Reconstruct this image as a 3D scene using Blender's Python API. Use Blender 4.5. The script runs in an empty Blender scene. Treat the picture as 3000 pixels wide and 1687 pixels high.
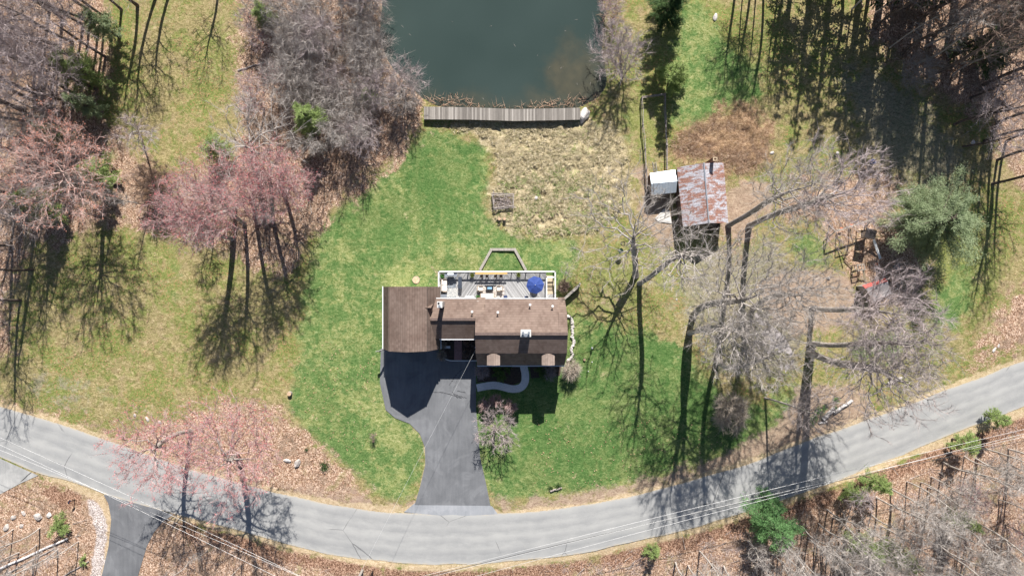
import bpy, bmesh, math, random
import numpy as np
from mathutils import Vector, Matrix
from mathutils.noise import noise as mnoise

R = math.radians
# ------------------------------------------------------------------ camera, sky, sun
CAMH, PPM = 92.0, 22.0           # camera height (m), photo pixels per metre on the ground
sc = bpy.context.scene
C = sc.collection
cam = bpy.data.cameras.new('camera'); camo = bpy.data.objects.new('camera', cam); C.objects.link(camo)
camo.location = (0, 0, CAMH); camo.rotation_euler = (0, 0, 0)
cam.sensor_width = 36; cam.lens = 36 * CAMH / (3000 / PPM)
cam.clip_start = 0.5; cam.clip_end = 1000
sc.camera = camo
SUN_EL = R(40.5); SX, SY = -0.115, -1.0            # shadows run this way on the ground
w = bpy.data.worlds.new('World'); sc.world = w; w.use_nodes = True
nt = w.node_tree; bg = nt.nodes['Background']
sky = nt.nodes.new('ShaderNodeTexSky'); sky.sky_type = 'NISHITA'; sky.sun_disc = False
sky.ozone_density = 4.0; sky.sun_elevation = SUN_EL; sky.sun_rotation = math.atan2(-SX, -SY)
nt.links.new(sky.outputs[0], bg.inputs[0]); bg.inputs[1].default_value = 0.050
sl = bpy.data.lights.new('sun', 'SUN'); sl.energy = 5.0; sl.angle = R(0.5); sl.color = (1.0, 0.965, 0.915)
slo = bpy.data.objects.new('sun', sl); C.objects.link(slo)
n_ = math.hypot(SX, SY)
slo.rotation_euler = Vector((SX/n_*math.cos(SUN_EL), SY/n_*math.cos(SUN_EL), -math.sin(SUN_EL))).to_track_quat('-Z', 'Y').to_euler()
slo.location = (10, 80, 90)
sc.view_settings.view_transform = 'Standard'; sc.view_settings.look = 'None'
sc.view_settings.gamma = 1; sc.view_settings.exposure = 0.84
sc.render.engine = 'CYCLES'
sc.cycles.max_bounces = 5; sc.cycles.diffuse_bounces = 3; sc.cycles.transparent_max_bounces = 4

def W(px, py, z=0.0):            # the real point, at height z, that stands at photo pixel px, py
    f = (CAMH - z) / CAMH / PPM
    return Vector(((px - 1500) * f, -(py - 843.5) * f, z))
def G(px, py, z=0.0):            # ground position px, py lifted straight up to z
    return Vector(((px - 1500) / PPM, -(py - 843.5) / PPM, z))

# ------------------------------------------------------------------ materials
MATS = {}
def newmat(name):
    m = bpy.data.materials.new(name); m.use_nodes = True
    return m, m.node_tree, m.node_tree.nodes['Principled BSDF']
class NB:                        # small node-building helper
    def __init__(s, nt): s.nt = nt
    def n(s, t, **k):
        x = s.nt.nodes.new(t)
        for a, b in k.items(): setattr(x, a, b)
        return x
    def link(s, a, b): s.nt.links.new(a, b)
    def setv(s, sock, v):
        if isinstance(v, bpy.types.NodeSocket): s.link(v, sock)
        else: sock.default_value = v
    def noise(s, vec, scale, detail=2, rough=0.5, dist=0.0):
        x = s.n('ShaderNodeTexNoise'); x.inputs['Scale'].default_value = scale
        x.inputs['Detail'].default_value = detail; x.inputs['Roughness'].default_value = rough
        x.inputs['Distortion'].default_value = dist
        if vec is not None: s.link(vec, x.inputs['Vector'])
        return x.outputs['Fac']
    def voro(s, vec, scale, out='Color', feat='F1'):
        x = s.n('ShaderNodeTexVoronoi', feature=feat); x.inputs['Scale'].default_value = scale
        if vec is not None: s.link(vec, x.inputs['Vector'])
        return x.outputs[out]
    def math(s, op, a, b=0.0, c=0.0, clamp=False):
        x = s.n('ShaderNodeMath', operation=op, use_clamp=clamp)
        s.setv(x.inputs[0], a); s.setv(x.inputs[1], b)
        if op in ('MULTIPLY_ADD',): s.setv(x.inputs[2], c)
        return x.outputs[0]
    def ramp(s, fac, stops):
        x = s.n('ShaderNodeValToRGB'); e = x.color_ramp.elements
        while len(e) < len(stops): e.new(0.5)
        for i, (p, c) in enumerate(stops):
            e[i].position = p; e[i].color = (*c, 1) if len(c) == 3 else c
        s.link(fac, x.inputs[0]); return x.outputs[0]
    def sstep(s, fac, a, b):
        x = s.n('ShaderNodeMapRange', interpolation_type='SMOOTHSTEP')
        s.link(fac, x.inputs[0]); x.inputs[1].default_value = a; x.inputs[2].default_value = b
        return x.outputs[0]
    def mix(s, fac, a, b, mode='MIX'):
        x = s.n('ShaderNodeMix', data_type='RGBA', blend_type=mode)
        s.setv(x.inputs[0], fac)
        for i, v in ((6, a), (7, b)):
            if isinstance(v, tuple): v = (*v, 1) if len(v) == 3 else v
            s.setv(x.inputs[i], v)
        return x.outputs[2]
    def bump(s, h, strength, dist, bsdf):
        x = s.n('ShaderNodeBump'); x.inputs['Strength'].default_value = strength
        x.inputs['Distance'].default_value = dist; s.link(h, x.inputs['Height'])
        s.link(x.outputs[0], bsdf.inputs['Normal'])
    def pos(s): return s.n('ShaderNodeTexCoord').outputs['Object']
    def wpos(s): return s.n('ShaderNodeNewGeometry').outputs['Position']
    def rnd(s): return s.n('ShaderNodeObjectInfo').outputs['Random']
    def mapv(s, vec, rot=(0,0,0), scale=(1,1,1)):
        x = s.n('ShaderNodeMapping'); x.inputs['Rotation'].default_value = rot; x.inputs['Scale'].default_value = scale
        s.link(vec, x.inputs['Vector']); return x.outputs[0]

def mat(name, col, rough=0.8, var=0.25, scale=3.0, metal=0.0, spec=0.3, bump=0.0):
    """plain surface with wear-like colour noise"""
    if name in MATS: return MATS[name]
    m, t, b = newmat(name); k = NB(t); p = k.pos()
    f = k.noise(p, scale, 4, 0.6)
    lo = tuple(c*(1-var) for c in col); hi = tuple(min(1, c*(1+var)) for c in col)
    k.link(k.ramp(f, [(0.3, lo), (0.7, hi)]), b.inputs['Base Color'])
    b.inputs['Roughness'].default_value = rough; b.inputs['Metallic'].default_value = metal
    b.inputs['Specular IOR Level'].default_value = spec
    if bump: k.bump(k.noise(p, scale*6, 3), 0.5, bump, b)
    MATS[name] = m; return m

def mat_streak(name, dark, light, rot=0.0, sx=8.0, sy=0.4, rough=0.85, groove=None):
    """wood / boards: colour per board plus grain.  groove=(width) gives dark gaps. rot turns the boards"""
    if name in MATS: return MATS[name]
    m, t, b = newmat(name); k = NB(t)
    v = k.mapv(k.pos(), rot=(0, 0, rot))
    g = k.noise(k.mapv(v, scale=(sx*3, sy*3, 3)), 1.0, 3)
    s_ = k.n('ShaderNodeSeparateXYZ'); k.link(v, s_.inputs[0])
    col = k.ramp(g, [(0.25, dark), (0.75, light)])
    if groove:
        bx = k.math('DIVIDE', s_.outputs[0], groove)
        fl = k.math('FLOOR', bx)
        wn = k.n('ShaderNodeTexWhiteNoise', noise_dimensions='1D'); k.link(fl, wn.inputs['W'])
        col = k.mix(0.7, col, k.ramp(wn.outputs[0], [(0, tuple(c*0.62 for c in dark)), (0.5, dark), (1, light)]))
        fr = k.math('FRACT', bx)
        gap = k.math('LESS_THAN', fr, 0.09)
        col = k.mix(gap, col, tuple(c*0.3 for c in dark))
    k.link(col, b.inputs['Base Color']); b.inputs['Roughness'].default_value = rough
    b.inputs['Specular IOR Level'].default_value = 0.2
    MATS[name] = m; return m

def mat_shingle(name, axis, dark=(0.115,0.082,0.066), light=(0.27,0.20,0.165)):
    """asphalt shingles: courses across `axis` ('x' or 'y' is the direction down the slope)"""
    if name in MATS: return MATS[name]
    m, t, b = newmat(name); k = NB(t); p = k.pos()
    s_ = k.n('ShaderNodeSeparateXYZ'); k.link(p, s_.inputs[0])
    d, a = (s_.outputs[0], s_.outputs[1]) if axis == 'x' else (s_.outputs[1], s_.outputs[0])
    course = k.math('DIVIDE', d, 0.29); row = k.math('FLOOR', course); fr = k.math('FRACT', course)
    sh = k.math('MULTIPLY', row, 0.37)
    tab = k.math('FLOOR', k.math('ADD', k.math('DIVIDE', a, 0.33), sh))
    comb = k.n('ShaderNodeCombineXYZ'); k.link(row, comb.inputs[0]); k.link(tab, comb.inputs[1])
    wn = k.n('ShaderNodeTexWhiteNoise', noise_dimensions='2D'); k.link(comb.outputs[0], wn.inputs['Vector'])
    mid = tuple((x+y)/2 for x, y in zip(dark, light))
    col = k.ramp(wn.outputs[0], [(0, dark), (0.35, mid), (1, light)])
    col = k.mix(0.68, col, mid)
    big = k.noise(k.mapv(p, scale=(1, 1, .3)), 0.5, 6, 0.7)
    col = k.mix(k.sstep(big, 0.42, 0.66), col, (0.78, 0.75, 0.74), 'MULTIPLY')
    line = k.math('LESS_THAN', fr, 0.16)
    col = k.mix(k.math('MULTIPLY', line, 0.38), col, tuple(c*0.5 for c in dark))
    k.link(col, b.inputs['Base Color']); b.inputs['Roughness'].default_value = 0.95
    b.inputs['Specular IOR Level'].default_value = 0.15
    k.bump(fr, 0.6, 0.02, b)
    MATS[name] = m; return m

def mat_bark(name, dark, light, rough=0.9):
    if name in MATS: return MATS[name]
    m, t, b = newmat(name); k = NB(t)
    f = k.noise(k.mapv(k.pos(), scale=(1, 1, 0.35)), 5.0, 3)
    col = k.ramp(f, [(0.3, dark), (0.65, light)])
    col = k.mix(k.math('MULTIPLY', k.rnd(), 0.35), col, tuple(c*0.75 for c in dark))
    k.link(col, b.inputs['Base Color']); b.inputs['Roughness'].default_value = rough
    b.inputs['Specular IOR Level'].default_value = 0.15
    MATS[name] = m; return m

def mat_leaf(name, dark, light, trans=0.42):
    if name in MATS: return MATS[name]
    m, t, b = newmat(name); k = NB(t)
    f = k.noise(k.pos(), 1.1, 3, 0.6)
    col = k.ramp(f, [(0.32, dark), (0.66, light)])
    k.link(col, b.inputs['Base Color']); b.inputs['Roughness'].default_value = 0.7
    b.inputs['Specular IOR Level'].default_value = 0.2
    tr = k.n('ShaderNodeBsdfTranslucent'); k.link(col, tr.inputs[0])
    mx = k.n('ShaderNodeMixShader'); mx.inputs[0].default_value = trans
    k.link(b.outputs[0], mx.inputs[1]); k.link(tr.outputs[0], mx.inputs[2])
    k.link(mx.outputs[0], t.nodes['Material Output'].inputs[0])
    MATS[name] = m; return m

# ------------------------------------------------------------------ object helpers
def link(o, parent=None):
    C.objects.link(o)
    if parent: o.parent = parent
    return o
def obj(name, me, material, parent=None, loc=None, rot=None):
    if isinstance(me, bmesh.types.BMesh):
        bm = me; me = bpy.data.meshes.new(name); bm.to_mesh(me); bm.free()
    if material and not me.materials:
        for x in (material if isinstance(material, (list, tuple)) else [material]): me.materials.append(x)
    o = bpy.data.objects.new(name, me)
    if loc is not None: o.location = loc
    if rot is not None: o.rotation_euler = rot
    return link(o, parent)
def thing(name, label, cat, loc=(0,0,0), rotz=0.0, group=None):
    o = bpy.data.objects.new(name, None); o.empty_display_size = 0.3
    o.location = loc; o.rotation_euler = (0, 0, rotz); link(o)
    return tag(o, label, cat, group)
def tag(o, label, cat, group=None, kind=None):
    if label: o['label'] = label
    if cat: o['category'] = cat
    if group: o['group'] = group
    if kind: o['kind'] = kind
    return o
def struct(name, me, m):
    o = obj(name, me, m); o['kind'] = 'structure'; return o
def copy_tree(root, loc=None, rotz=None, label=None):
    r = root.copy(); C.objects.link(r)
    if loc is not None: r.location = loc
    if rotz is not None: r.rotation_euler = (0, 0, rotz)
    if label: r['label'] = label
    def rec(a, b):
        for ch in list(a.children):
            c = ch.copy(); C.objects.link(c); c.parent = b; rec(ch, c)
    rec(root, r); return r
def box(bm, c, s, rz=0.0, mi=0, M=None):
    r = bmesh.ops.create_cube(bm, size=1.0)
    T = Matrix.Translation(Vector(c)) @ Matrix.Rotation(rz, 4, 'Z') @ Matrix.Diagonal((s[0], s[1], s[2], 1))
    if M is not None: T = M @ T
    bmesh.ops.transform(bm, matrix=T, verts=r['verts'])
    for v in r['verts']:
        for f in v.link_faces: f.material_index = mi
    return r['verts']
def bar(bm, a, b, wdt, h=None, sides=4):
    """beam between two points"""
    a = Vector(a); b = Vector(b); d = b - a; L = d.length
    if L < 1e-5: return
    q = d.to_track_quat('Z', 'Y').to_matrix().to_4x4()
    T = Matrix.Translation((a+b)/2) @ q
    if sides == 4:
        r = bmesh.ops.create_cube(bm, size=1.0); T = T @ Matrix.Diagonal((wdt, h or wdt, L, 1))
    else:
        r = bmesh.ops.create_cone(bm, cap_ends=True, segments=sides, radius1=wdt/2, radius2=(h or wdt)/2, depth=L)
    bmesh.ops.transform(bm, matrix=T, verts=r['verts'])
def cyl(bm, c, r, h, seg=16, r2=None):
    x = bmesh.ops.create_cone(bm, cap_ends=True, segments=seg, radius1=r, radius2=r if r2 is None else r2, depth=h)
    bmesh.ops.translate(bm, vec=Vector(c)+Vector((0,0,h/2)), verts=x['verts'])
def prism(bm, pts, zlo, zhi, mi=0):
    """vertical prism over a plan polygon"""
    lo = [bm.verts.new((p[0], p[1], zlo)) for p in pts]; hi = [bm.verts.new((p[0], p[1], zhi)) for p in pts]
    n = len(pts)
    fs = [bm.faces.new(hi), bm.faces.new(lo[::-1])] + [bm.faces.new((lo[i], lo[(i+1)%n], hi[(i+1)%n], hi[i])) for i in range(n)]
    for f in fs: f.material_index = mi
    bmesh.ops.recalc_face_normals(bm, faces=fs)
def slab(bm, pts, th, mi=0):
    """sheet through 3-D points given thickness th straight down"""
    hi = [bm.verts.new(p) for p in pts]; lo = [bm.verts.new((p[0], p[1], p[2]-th)) for p in pts]
    n = len(pts)
    fs = [bm.faces.new(hi), bm.faces.new(lo[::-1])] + [bm.faces.new((lo[i], lo[(i+1)%n], hi[(i+1)%n], hi[i])) for i in range(n)]
    for f in fs: f.material_index = mi
    bmesh.ops.recalc_face_normals(bm, faces=fs)
def bevel(bm, w=0.02, seg=2):
    bmesh.ops.bevel(bm, geom=list(bm.edges), offset=w, segments=seg, affect='EDGES', clamp_overlap=True)
def mesh_np(name, V, T=None, Q=None):
    V = np.asarray(V, dtype=np.float32).reshape(-1, 3)
    me = bpy.data.meshes.new(name)
    loops = []; tot = []
    if Q is not None and len(Q): Q = np.asarray(Q, np.int32).reshape(-1, 4); loops.append(Q.ravel()); tot.append(np.full(len(Q), 4, np.int32))
    if T is not None and len(T): T = np.asarray(T, np.int32).reshape(-1, 3); loops.append(T.ravel()); tot.append(np.full(len(T), 3, np.int32))
    L = np.concatenate(loops); N = np.concatenate(tot)
    me.vertices.add(len(V)); me.vertices.foreach_set('co', V.ravel())
    me.loops.add(len(L)); me.loops.foreach_set('vertex_index', L)
    me.polygons.add(len(N)); me.polygons.foreach_set('loop_start', np.concatenate(([0], np.cumsum(N)[:-1])).astype(np.int32))
    me.polygons.foreach_set('loop_total', N)
    me.update(calc_edges=True); me.validate(); return me
def tubes(p0, p1, r0, r1, sides):
    """many frustums at once -> V, Q"""
    p0 = np.asarray(p0); p1 = np.asarray(p1); r0 = np.asarray(r0)[:, None]; r1 = np.asarray(r1)[:, None]
    d = p1 - p0; L = np.linalg.norm(d, axis=1, keepdims=True) + 1e-9; d = d / L
    ref = np.where(np.abs(d[:, 2:3]) > 0.9, np.array([[1., 0, 0]]), np.array([[0, 0, 1.]]))
    u = np.cross(d, ref); u /= np.linalg.norm(u, axis=1, keepdims=True) + 1e-9; v = np.cross(d, u)
    n = len(p0); V = np.zeros((n, 2*sides, 3))
    for s in range(sides):
        a = 2*math.pi*s/sides; o = u*math.cos(a) + v*math.sin(a)
        V[:, s] = p0 + o*r0; V[:, sides+s] = p1 + o*r1
    base = (np.arange(n)*2*sides)[:, None]
    Q = np.concatenate([base + np.array([[s, (s+1) % sides, sides+(s+1) % sides, sides+s]]) for s in range(sides)], axis=0)
    return V.reshape(-1, 3), Q
def blades(p, d, L, wd, rng, up=0.0):
    """thin pointed blades from p along d -> V, T"""
    p = np.asarray(p); d = np.asarray(d); n = len(p)
    d = d / (np.linalg.norm(d, axis=1, keepdims=True) + 1e-9)
    s = np.cross(d, rng.normal(size=(n, 3))*(1-up*0.55) + np.array([0, 0.5, 1.0])*up*1.6); s /= np.linalg.norm(s, axis=1, keepdims=True) + 1e-9
    L = np.asarray(L).reshape(-1, 1) * np.ones((n, 1)); wd = np.asarray(wd).reshape(-1, 1) * np.ones((n, 1))
    V = np.stack([p - s*wd/2, p + s*wd/2, p + d*L], axis=1).reshape(-1, 3)
    return V, np.arange(3*n).reshape(-1, 3)

# ------------------------------------------------------------------ ground cover masks (kinds of ground, not light)
GREEN = [[(1215,365),(1290,385),(1450,425),(1440,500),(1415,600),(1445,660),(1520,688),(1640,700),(1700,690),(1710,760),(1650,800),
          (1660,900),(1720,945),(1850,965),(1960,990),(2050,1060),(2100,1150),(2230,1200),(2330,1240),(2200,1305),(2060,1375),(1900,1420),(1700,1445),(1550,1462),
          (1450,1475),(1390,1380),(1300,1000),(1240,1350),(1235,1440),(1180,1475),(1110,1450),(1010,1370),(900,1275),(835,1200),(850,1150),(880,1050),
          (872,950),(892,850),(905,720),(965,620),(1060,545),(1180,455)],
         [(497,765),(530,752),(527,860),(570,960),(606,1012),(560,990),(515,900),(490,850)],
         [(1985,60),(2060,-60),(2080,60),(2150,170),(2240,200),(2230,290),(2120,330),(2040,370),(1970,390),(1960,300)],
         [(1840,200),(1850,260),(1810,340),(1850,380),(1860,480),(1830,440),(1790,340),(1820,280)],
         [(2310,660),(2400,690),(2450,800),(2400,800),(2300,730)],
         [(2160,240),(2230,200),(2240,290),(2170,300)],
         [(2480,1000),(2660,960),(2700,1010),(2600,1060),(2480,1050)],
         [(2700,900),(2830,760),(2870,800),(2800,1000)],
         [(2290,1130),(2380,1140),(2400,1200),(2290,1230),(2240,1190)]]
LEAF = [[(-300,-200),(300,-200),(300,60),(330,200),(240,380),(330,330),(390,450),(480,500),(520,560),(560,640),(470,690),(330,650),(250,690),(140,710),(60,760),(30,860),(30,1060),(-300,1130)],
        [(700,-200),(1180,-200),(1130,60),(1180,200),(1250,330),(1215,420),(1110,520),(1000,600),(930,660),(900,720),(880,800),(760,790),(650,740),(560,690),(520,620),(560,520),(700,450),(690,300),(690,150),(715,0)],
        [(-300,1195),(60,1185),(200,1235),(380,1270),(470,1240),(600,1200),(700,1160),(830,1200),(880,1260),(1010,1372),(1090,1440),(1100,1500),(800,1450),(500,1380),(300,1300),(-300,1190)],
        [(-300,1400),(100,1400),(300,1440),(500,1510),(700,1560),(1000,1640),(1300,1668),(1600,1650),(2000,1570),(2300,1475),(2600,1360),(3300,1090),(3300,2100),(-300,2100)],
        [(2480,-200),(3300,-200),(3300,650),(3000,560),(2930,480),(2900,350),(2700,250),(2560,130)],
        [(3300,800),(3000,830),(2930,900),(2870,1010),(2800,1050),(2800,1090),(3000,1030),(3300,920)],
        [(2430,650),(2600,620),(2700,700),(2720,850),(2640,900),(2560,860),(2490,850)],
        [(1280,775),(1320,770),(1340,800),(1250,850),(1262,800)],
        [(2110,640),(2190,640),(2200,740),(2110,740)],
        [(1240,-200),(1120,-200),(1130,60),(1225,290),(1245,330)],
        [(2260,560),(2620,480),(2640,640),(2440,660),(2300,640)]]
TAN = [[(1225,350),(1700,345),(1790,352),(1850,470),(1860,600),(1740,680),(1560,692),(1500,680),(1430,640),(1435,560),(1455,500),(1432,420),(1380,380),(1290,372),(1225,365)],
       [(1500,640),(1700,640),(1730,680),(1560,692)]]
DIRT = [[(800,1415),(900,1430),(1040,1445),(1120,1470),(1210,1484),(1220,1440),(1235,1420),(1240,1350),(1252,1320),(1250,1510),(1100,1505),(800,1445)],
        [(1420,1420),(1450,1470),(1560,1462),(1760,1435),(1900,1400),(2100,1340),(2300,1240),(2420,1230),(2500,1210),(2620,1160),(2520,1250),(2300,1330),(2000,1425),(1700,1495),(1440,1512)],
        [(2280,1230),(2330,1140),(2420,1120),(2560,1150),(2480,1260),(2300,1310)],
        [(1855,420),(1900,520),(1960,500),(1990,760),(1900,700),(1880,640),(1870,560)],
        [(2240,800),(2460,790),(2520,870),(2500,960),(2300,980),(2220,880)],
        [(1700,870),(1830,900),(1900,930),(1880,910),(1760,850)],
        [(2120,540),(2200,520),(2280,560),(2200,700),(2120,690)],
        [(1840,740),(1860,780),(1800,790),(1800,760)]]
BRUSH = [[(2050,360),(2130,310),(2190,300),(2245,330),(2265,420),(2240,500),(2140,540),(2125,470),(1990,470),(1940,440),(1990,390)],
         [(400,500),(500,490),(520,560),(460,600),(390,580)],
         [(1690,300),(1760,300),(1800,340),(1740,360)],
         [(1640,830),(1690,800),(1700,840),(1650,880)],
         [(1780,60),(1800,-200),(1730,-200),(1745,100)]]
SAND = [[(-300,1160),(0,1178),(150,1220),(370,1292),(520,1345),(780,1425),(1000,1470),(1190,1484),(1215,1482),(1235,1400),(1248,1350),(1243,1300),(1195,1235),(1150,1225),(1160,1215),
         (1215,1245),(1258,1300),(1262,1360),(1240,1450),(1225,1500),(1100,1512),(780,1445),(500,1375),(350,1320),(-300,1200)],
        [(1435,1478),(1460,1497),(1700,1478),(2000,1405),(2300,1305),(2800,1120),(3300,930),(3300,960),(2800,1145),(2300,1330),(2000,1430),(1700,1500),(1440,1520),(1425,1485)],
        [(476,1535),(525,1500),(740,1558),(880,1598),(1050,1630),(1190,1648),(1330,1648),(1500,1640),(1700,1618),(2020,1545),(2300,1452),(2600,1342),(3300,1070),(3300,1105),
         (2600,1366),(2300,1478),(2020,1567),(1700,1640),(1500,1662),(1330,1672),(1190,1668),(1050,1650),(860,1612),(540,1525)],
        [(110,1400),(180,1385),(300,1430),(330,1520),(332,1600),(310,1700),(285,1700),(308,1600),(300,1520),(280,1465),(180,1415)],
        [(0,0),(1,0),(1,1)]]
STONE = [[(255,1460),(295,1480),(312,1540),(308,1640),(290,1700),(262,1700),(275,1620),(285,1560),(262,1500)]]
GREY = [[(60,1080),(180,1110),(330,1160),(420,1180),(330,1195),(150,1170),(50,1130)],
        [(2450,170),(2560,200),(2720,300),(2760,420),(2850,480),(2830,560),(2700,540),(2600,520),(2540,420),(2480,300)],
        [(1770,330),(1820,350),(1860,450),(1870,600),(1850,600),(1845,470),(1800,390)],
        [(2110,690),(2300,740),(2380,860),(2380,1000),(2300,1100),(2130,1100),(2080,980),(1990,900),(1960,820)]]

LUSH = [[(1395,1060),(1650,1060),(1700,940),(1800,950),(1960,990),(2080,1130),(2320,1200),(2200,1330),(2000,1400),(1750,1430),(1600,1450),(1450,1400)],
        [(1230,370),(1440,430),(1400,560),(1300,640),(1180,660),(1150,560),(1220,460)],[(2310,660),(2400,690),(2450,800),(2400,800),(2300,730)],[(497,765),(530,752),(527,860),(570,960),(606,1012),(560,990),(515,900),(490,850)],
        [(960,620),(1080,560),(1200,640),(1150,740),(1000,720)],[(880,1050),(1000,1150),(1060,1300),(950,1250),(870,1180)],[(2120,240),(2230,200),(2240,290),(2100,320)]]
SPRING = [[(2690,640),(2880,560),(2950,700),(2900,900),(2790,1000),(2700,980),(2680,800)],[(1830,300),(1900,100),(1960,0),(2100,0),(2240,180),(2200,330),(1990,400),(1850,520)],[(330,640),(520,640),(520,760),(380,800)],[(620,60),(700,0),(690,280),(600,260)],
          [(1900,620),(2080,700),(2060,860),(1860,830)],[(1700,700),(1800,700),(1880,860),(1850,940),(1720,900)],[(380,860),(440,860),(450,1000),(390,1000)]]
BANK = [[(620,1545),(750,1585),(880,1622),(1050,1655),(1190,1672),(1330,1676),(1500,1664),(1700,1642),(2020,1570),(2300,1482),(2600,1368),(3300,1108),(3300,1165),(2600,1405),(2300,1522),(2020,1612),(1700,1680),(1500,1700),(1190,1705),(850,1655),(600,1580)],
        [(540,1480),(600,1540),(560,1600),(520,1560)],[(140,1420),(250,1460),(220,1500),(120,1450)]]
def inpoly(X, Y, P):
    ins = np.zeros(X.shape, bool); n = len(P)
    for i in range(n):
        x1, y1 = P[i]; x2, y2 = P[(i+1) % n]
        if y1 == y2: continue
        c = ((y1 > Y) != (y2 > Y)) & (X < (x2-x1)*(Y-y1)/(y2-y1) + x1)
        ins ^= c
    return ins
def blur(a, r):
    k = 2*r+1
    for ax in (0, 1):
        c = np.cumsum(np.pad(a, [(r+1, r) if i == ax else (0, 0) for i in (0, 1)], mode='edge'), axis=ax)
        a = (np.take(c, range(k, c.shape[ax]), axis=ax) - np.take(c, range(0, c.shape[ax]-k), axis=ax)) / k
    return a
GX0, GX1, GY0, GY1, GS = -500, 3500, -600, 2300, 6.0
gx = np.arange(GX0, GX1+1, GS); gy = np.arange(GY0, GY1+1, GS)
PXX, PYY = np.meshgrid(gx, gy)
def mask(polys, r=2):
    m = np.zeros(PXX.shape, bool)
    for P in polys: m |= inpoly(PXX, PYY, P)
    return blur(blur(m.astype(float), r), r)
POND = [(1140,-700),(1128,-80),(1135,40),(1128,120),(1165,200),(1222,258),(1255,290),(1310,303),(1400,309),(1600,309),(1700,303),(1742,280),(1768,240),(1745,150),(1752,60),(1735,-80),(1740,-700)]
pondm = mask([POND], 3)
M8 = [mask(GREEN, 6), mask(LEAF, 7), mask(TAN, 5), mask(DIRT, 4), mask(BRUSH, 7), mask(SAND, 1), mask(STONE, 1), mask(GREY, 9)]

MC = [mask(LUSH, 9), mask(SPRING, 10), mask(BANK, 2), mask([], 1)]
# far outside the photo: woods floor
def ground():
    H = np.zeros(PXX.shape)
    rng = np.random.default_rng(5)
    for r, a in ((20, 0.9), (8, 0.25)):
        n = blur(blur(rng.normal(size=H.shape), r), r); H += a*0.12*n/n.std()
    road_free = 1 - blur(mask([ROAD, DRIVE, SIDE, APRON, FLAT], 2), 3)
    H = H*np.clip(road_free*1.6-0.6, 0, 1)
    # tussocks: real lumps in the tan meadow and brush
    n = blur(rng.normal(size=H.shape), 1); n = n+0.6*blur(rng.normal(size=H.shape), 2)*2; n /= n.std()
    H += (M8[2]*0.15 + M8[4]*0.13 + 0.02)*np.clip(n, -1, 2)*np.clip(road_free*1.6-0.6, 0, 1)
    H -= pondm*1.3
    # ditch bank below the road
    V = np.stack([(PXX-1500)/PPM, -(PYY-843.5)/PPM, H-0.02], axis=-1)
    ny, nx = PXX.shape; idx = np.arange(ny*nx).reshape(ny, nx)
    Q = np.stack([idx[1:, :-1], idx[1:, 1:], idx[:-1, 1:], idx[:-1, :-1]], axis=-1).reshape(-1, 4)
    V = V.reshape(-1, 3)
    # one more ring out to the horizon
    e = [idx[0, 0], idx[0, -1], idx[-1, -1], idx[-1, 0]]
    n0 = len(V); far = np.array([[-900, 900, -1], [900, 900, -1], [900, -900, -1], [-900, -900, -1]], float)
    V = np.concatenate([V, far]); 
    T = []; rings = [idx[0, :], idx[:, -1], idx[-1, ::-1], idx[::-1, 0]]
    for s, rg in enumerate(rings):
        a, b = n0+s, n0+(s+1) % 4; h = len(rg)//2
        for i in range(len(rg)-1): T.append((rg[i], rg[i+1], a if i < h else b))
        T.append((a, rg[h], b))
    me = mesh_np('ground', V, T, Q)
    for nm, ms in (('cover_a', M8[:4]), ('cover_b', M8[4:]), ('cover_c', MC)):
        at = me.color_attributes.new(nm, 'FLOAT_COLOR', 'POINT')
        A = np.zeros((len(V), 4), np.float32)
        A[:n0] = np.stack([m.ravel() for m in ms], axis=-1)
        if nm == 'cover_a': A[n0:, 1] = 1
        at.data.foreach_set('color', A.ravel())
    me.polygons.foreach_set('use_smooth', np.ones(len(me.polygons), bool))
    return me

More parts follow.
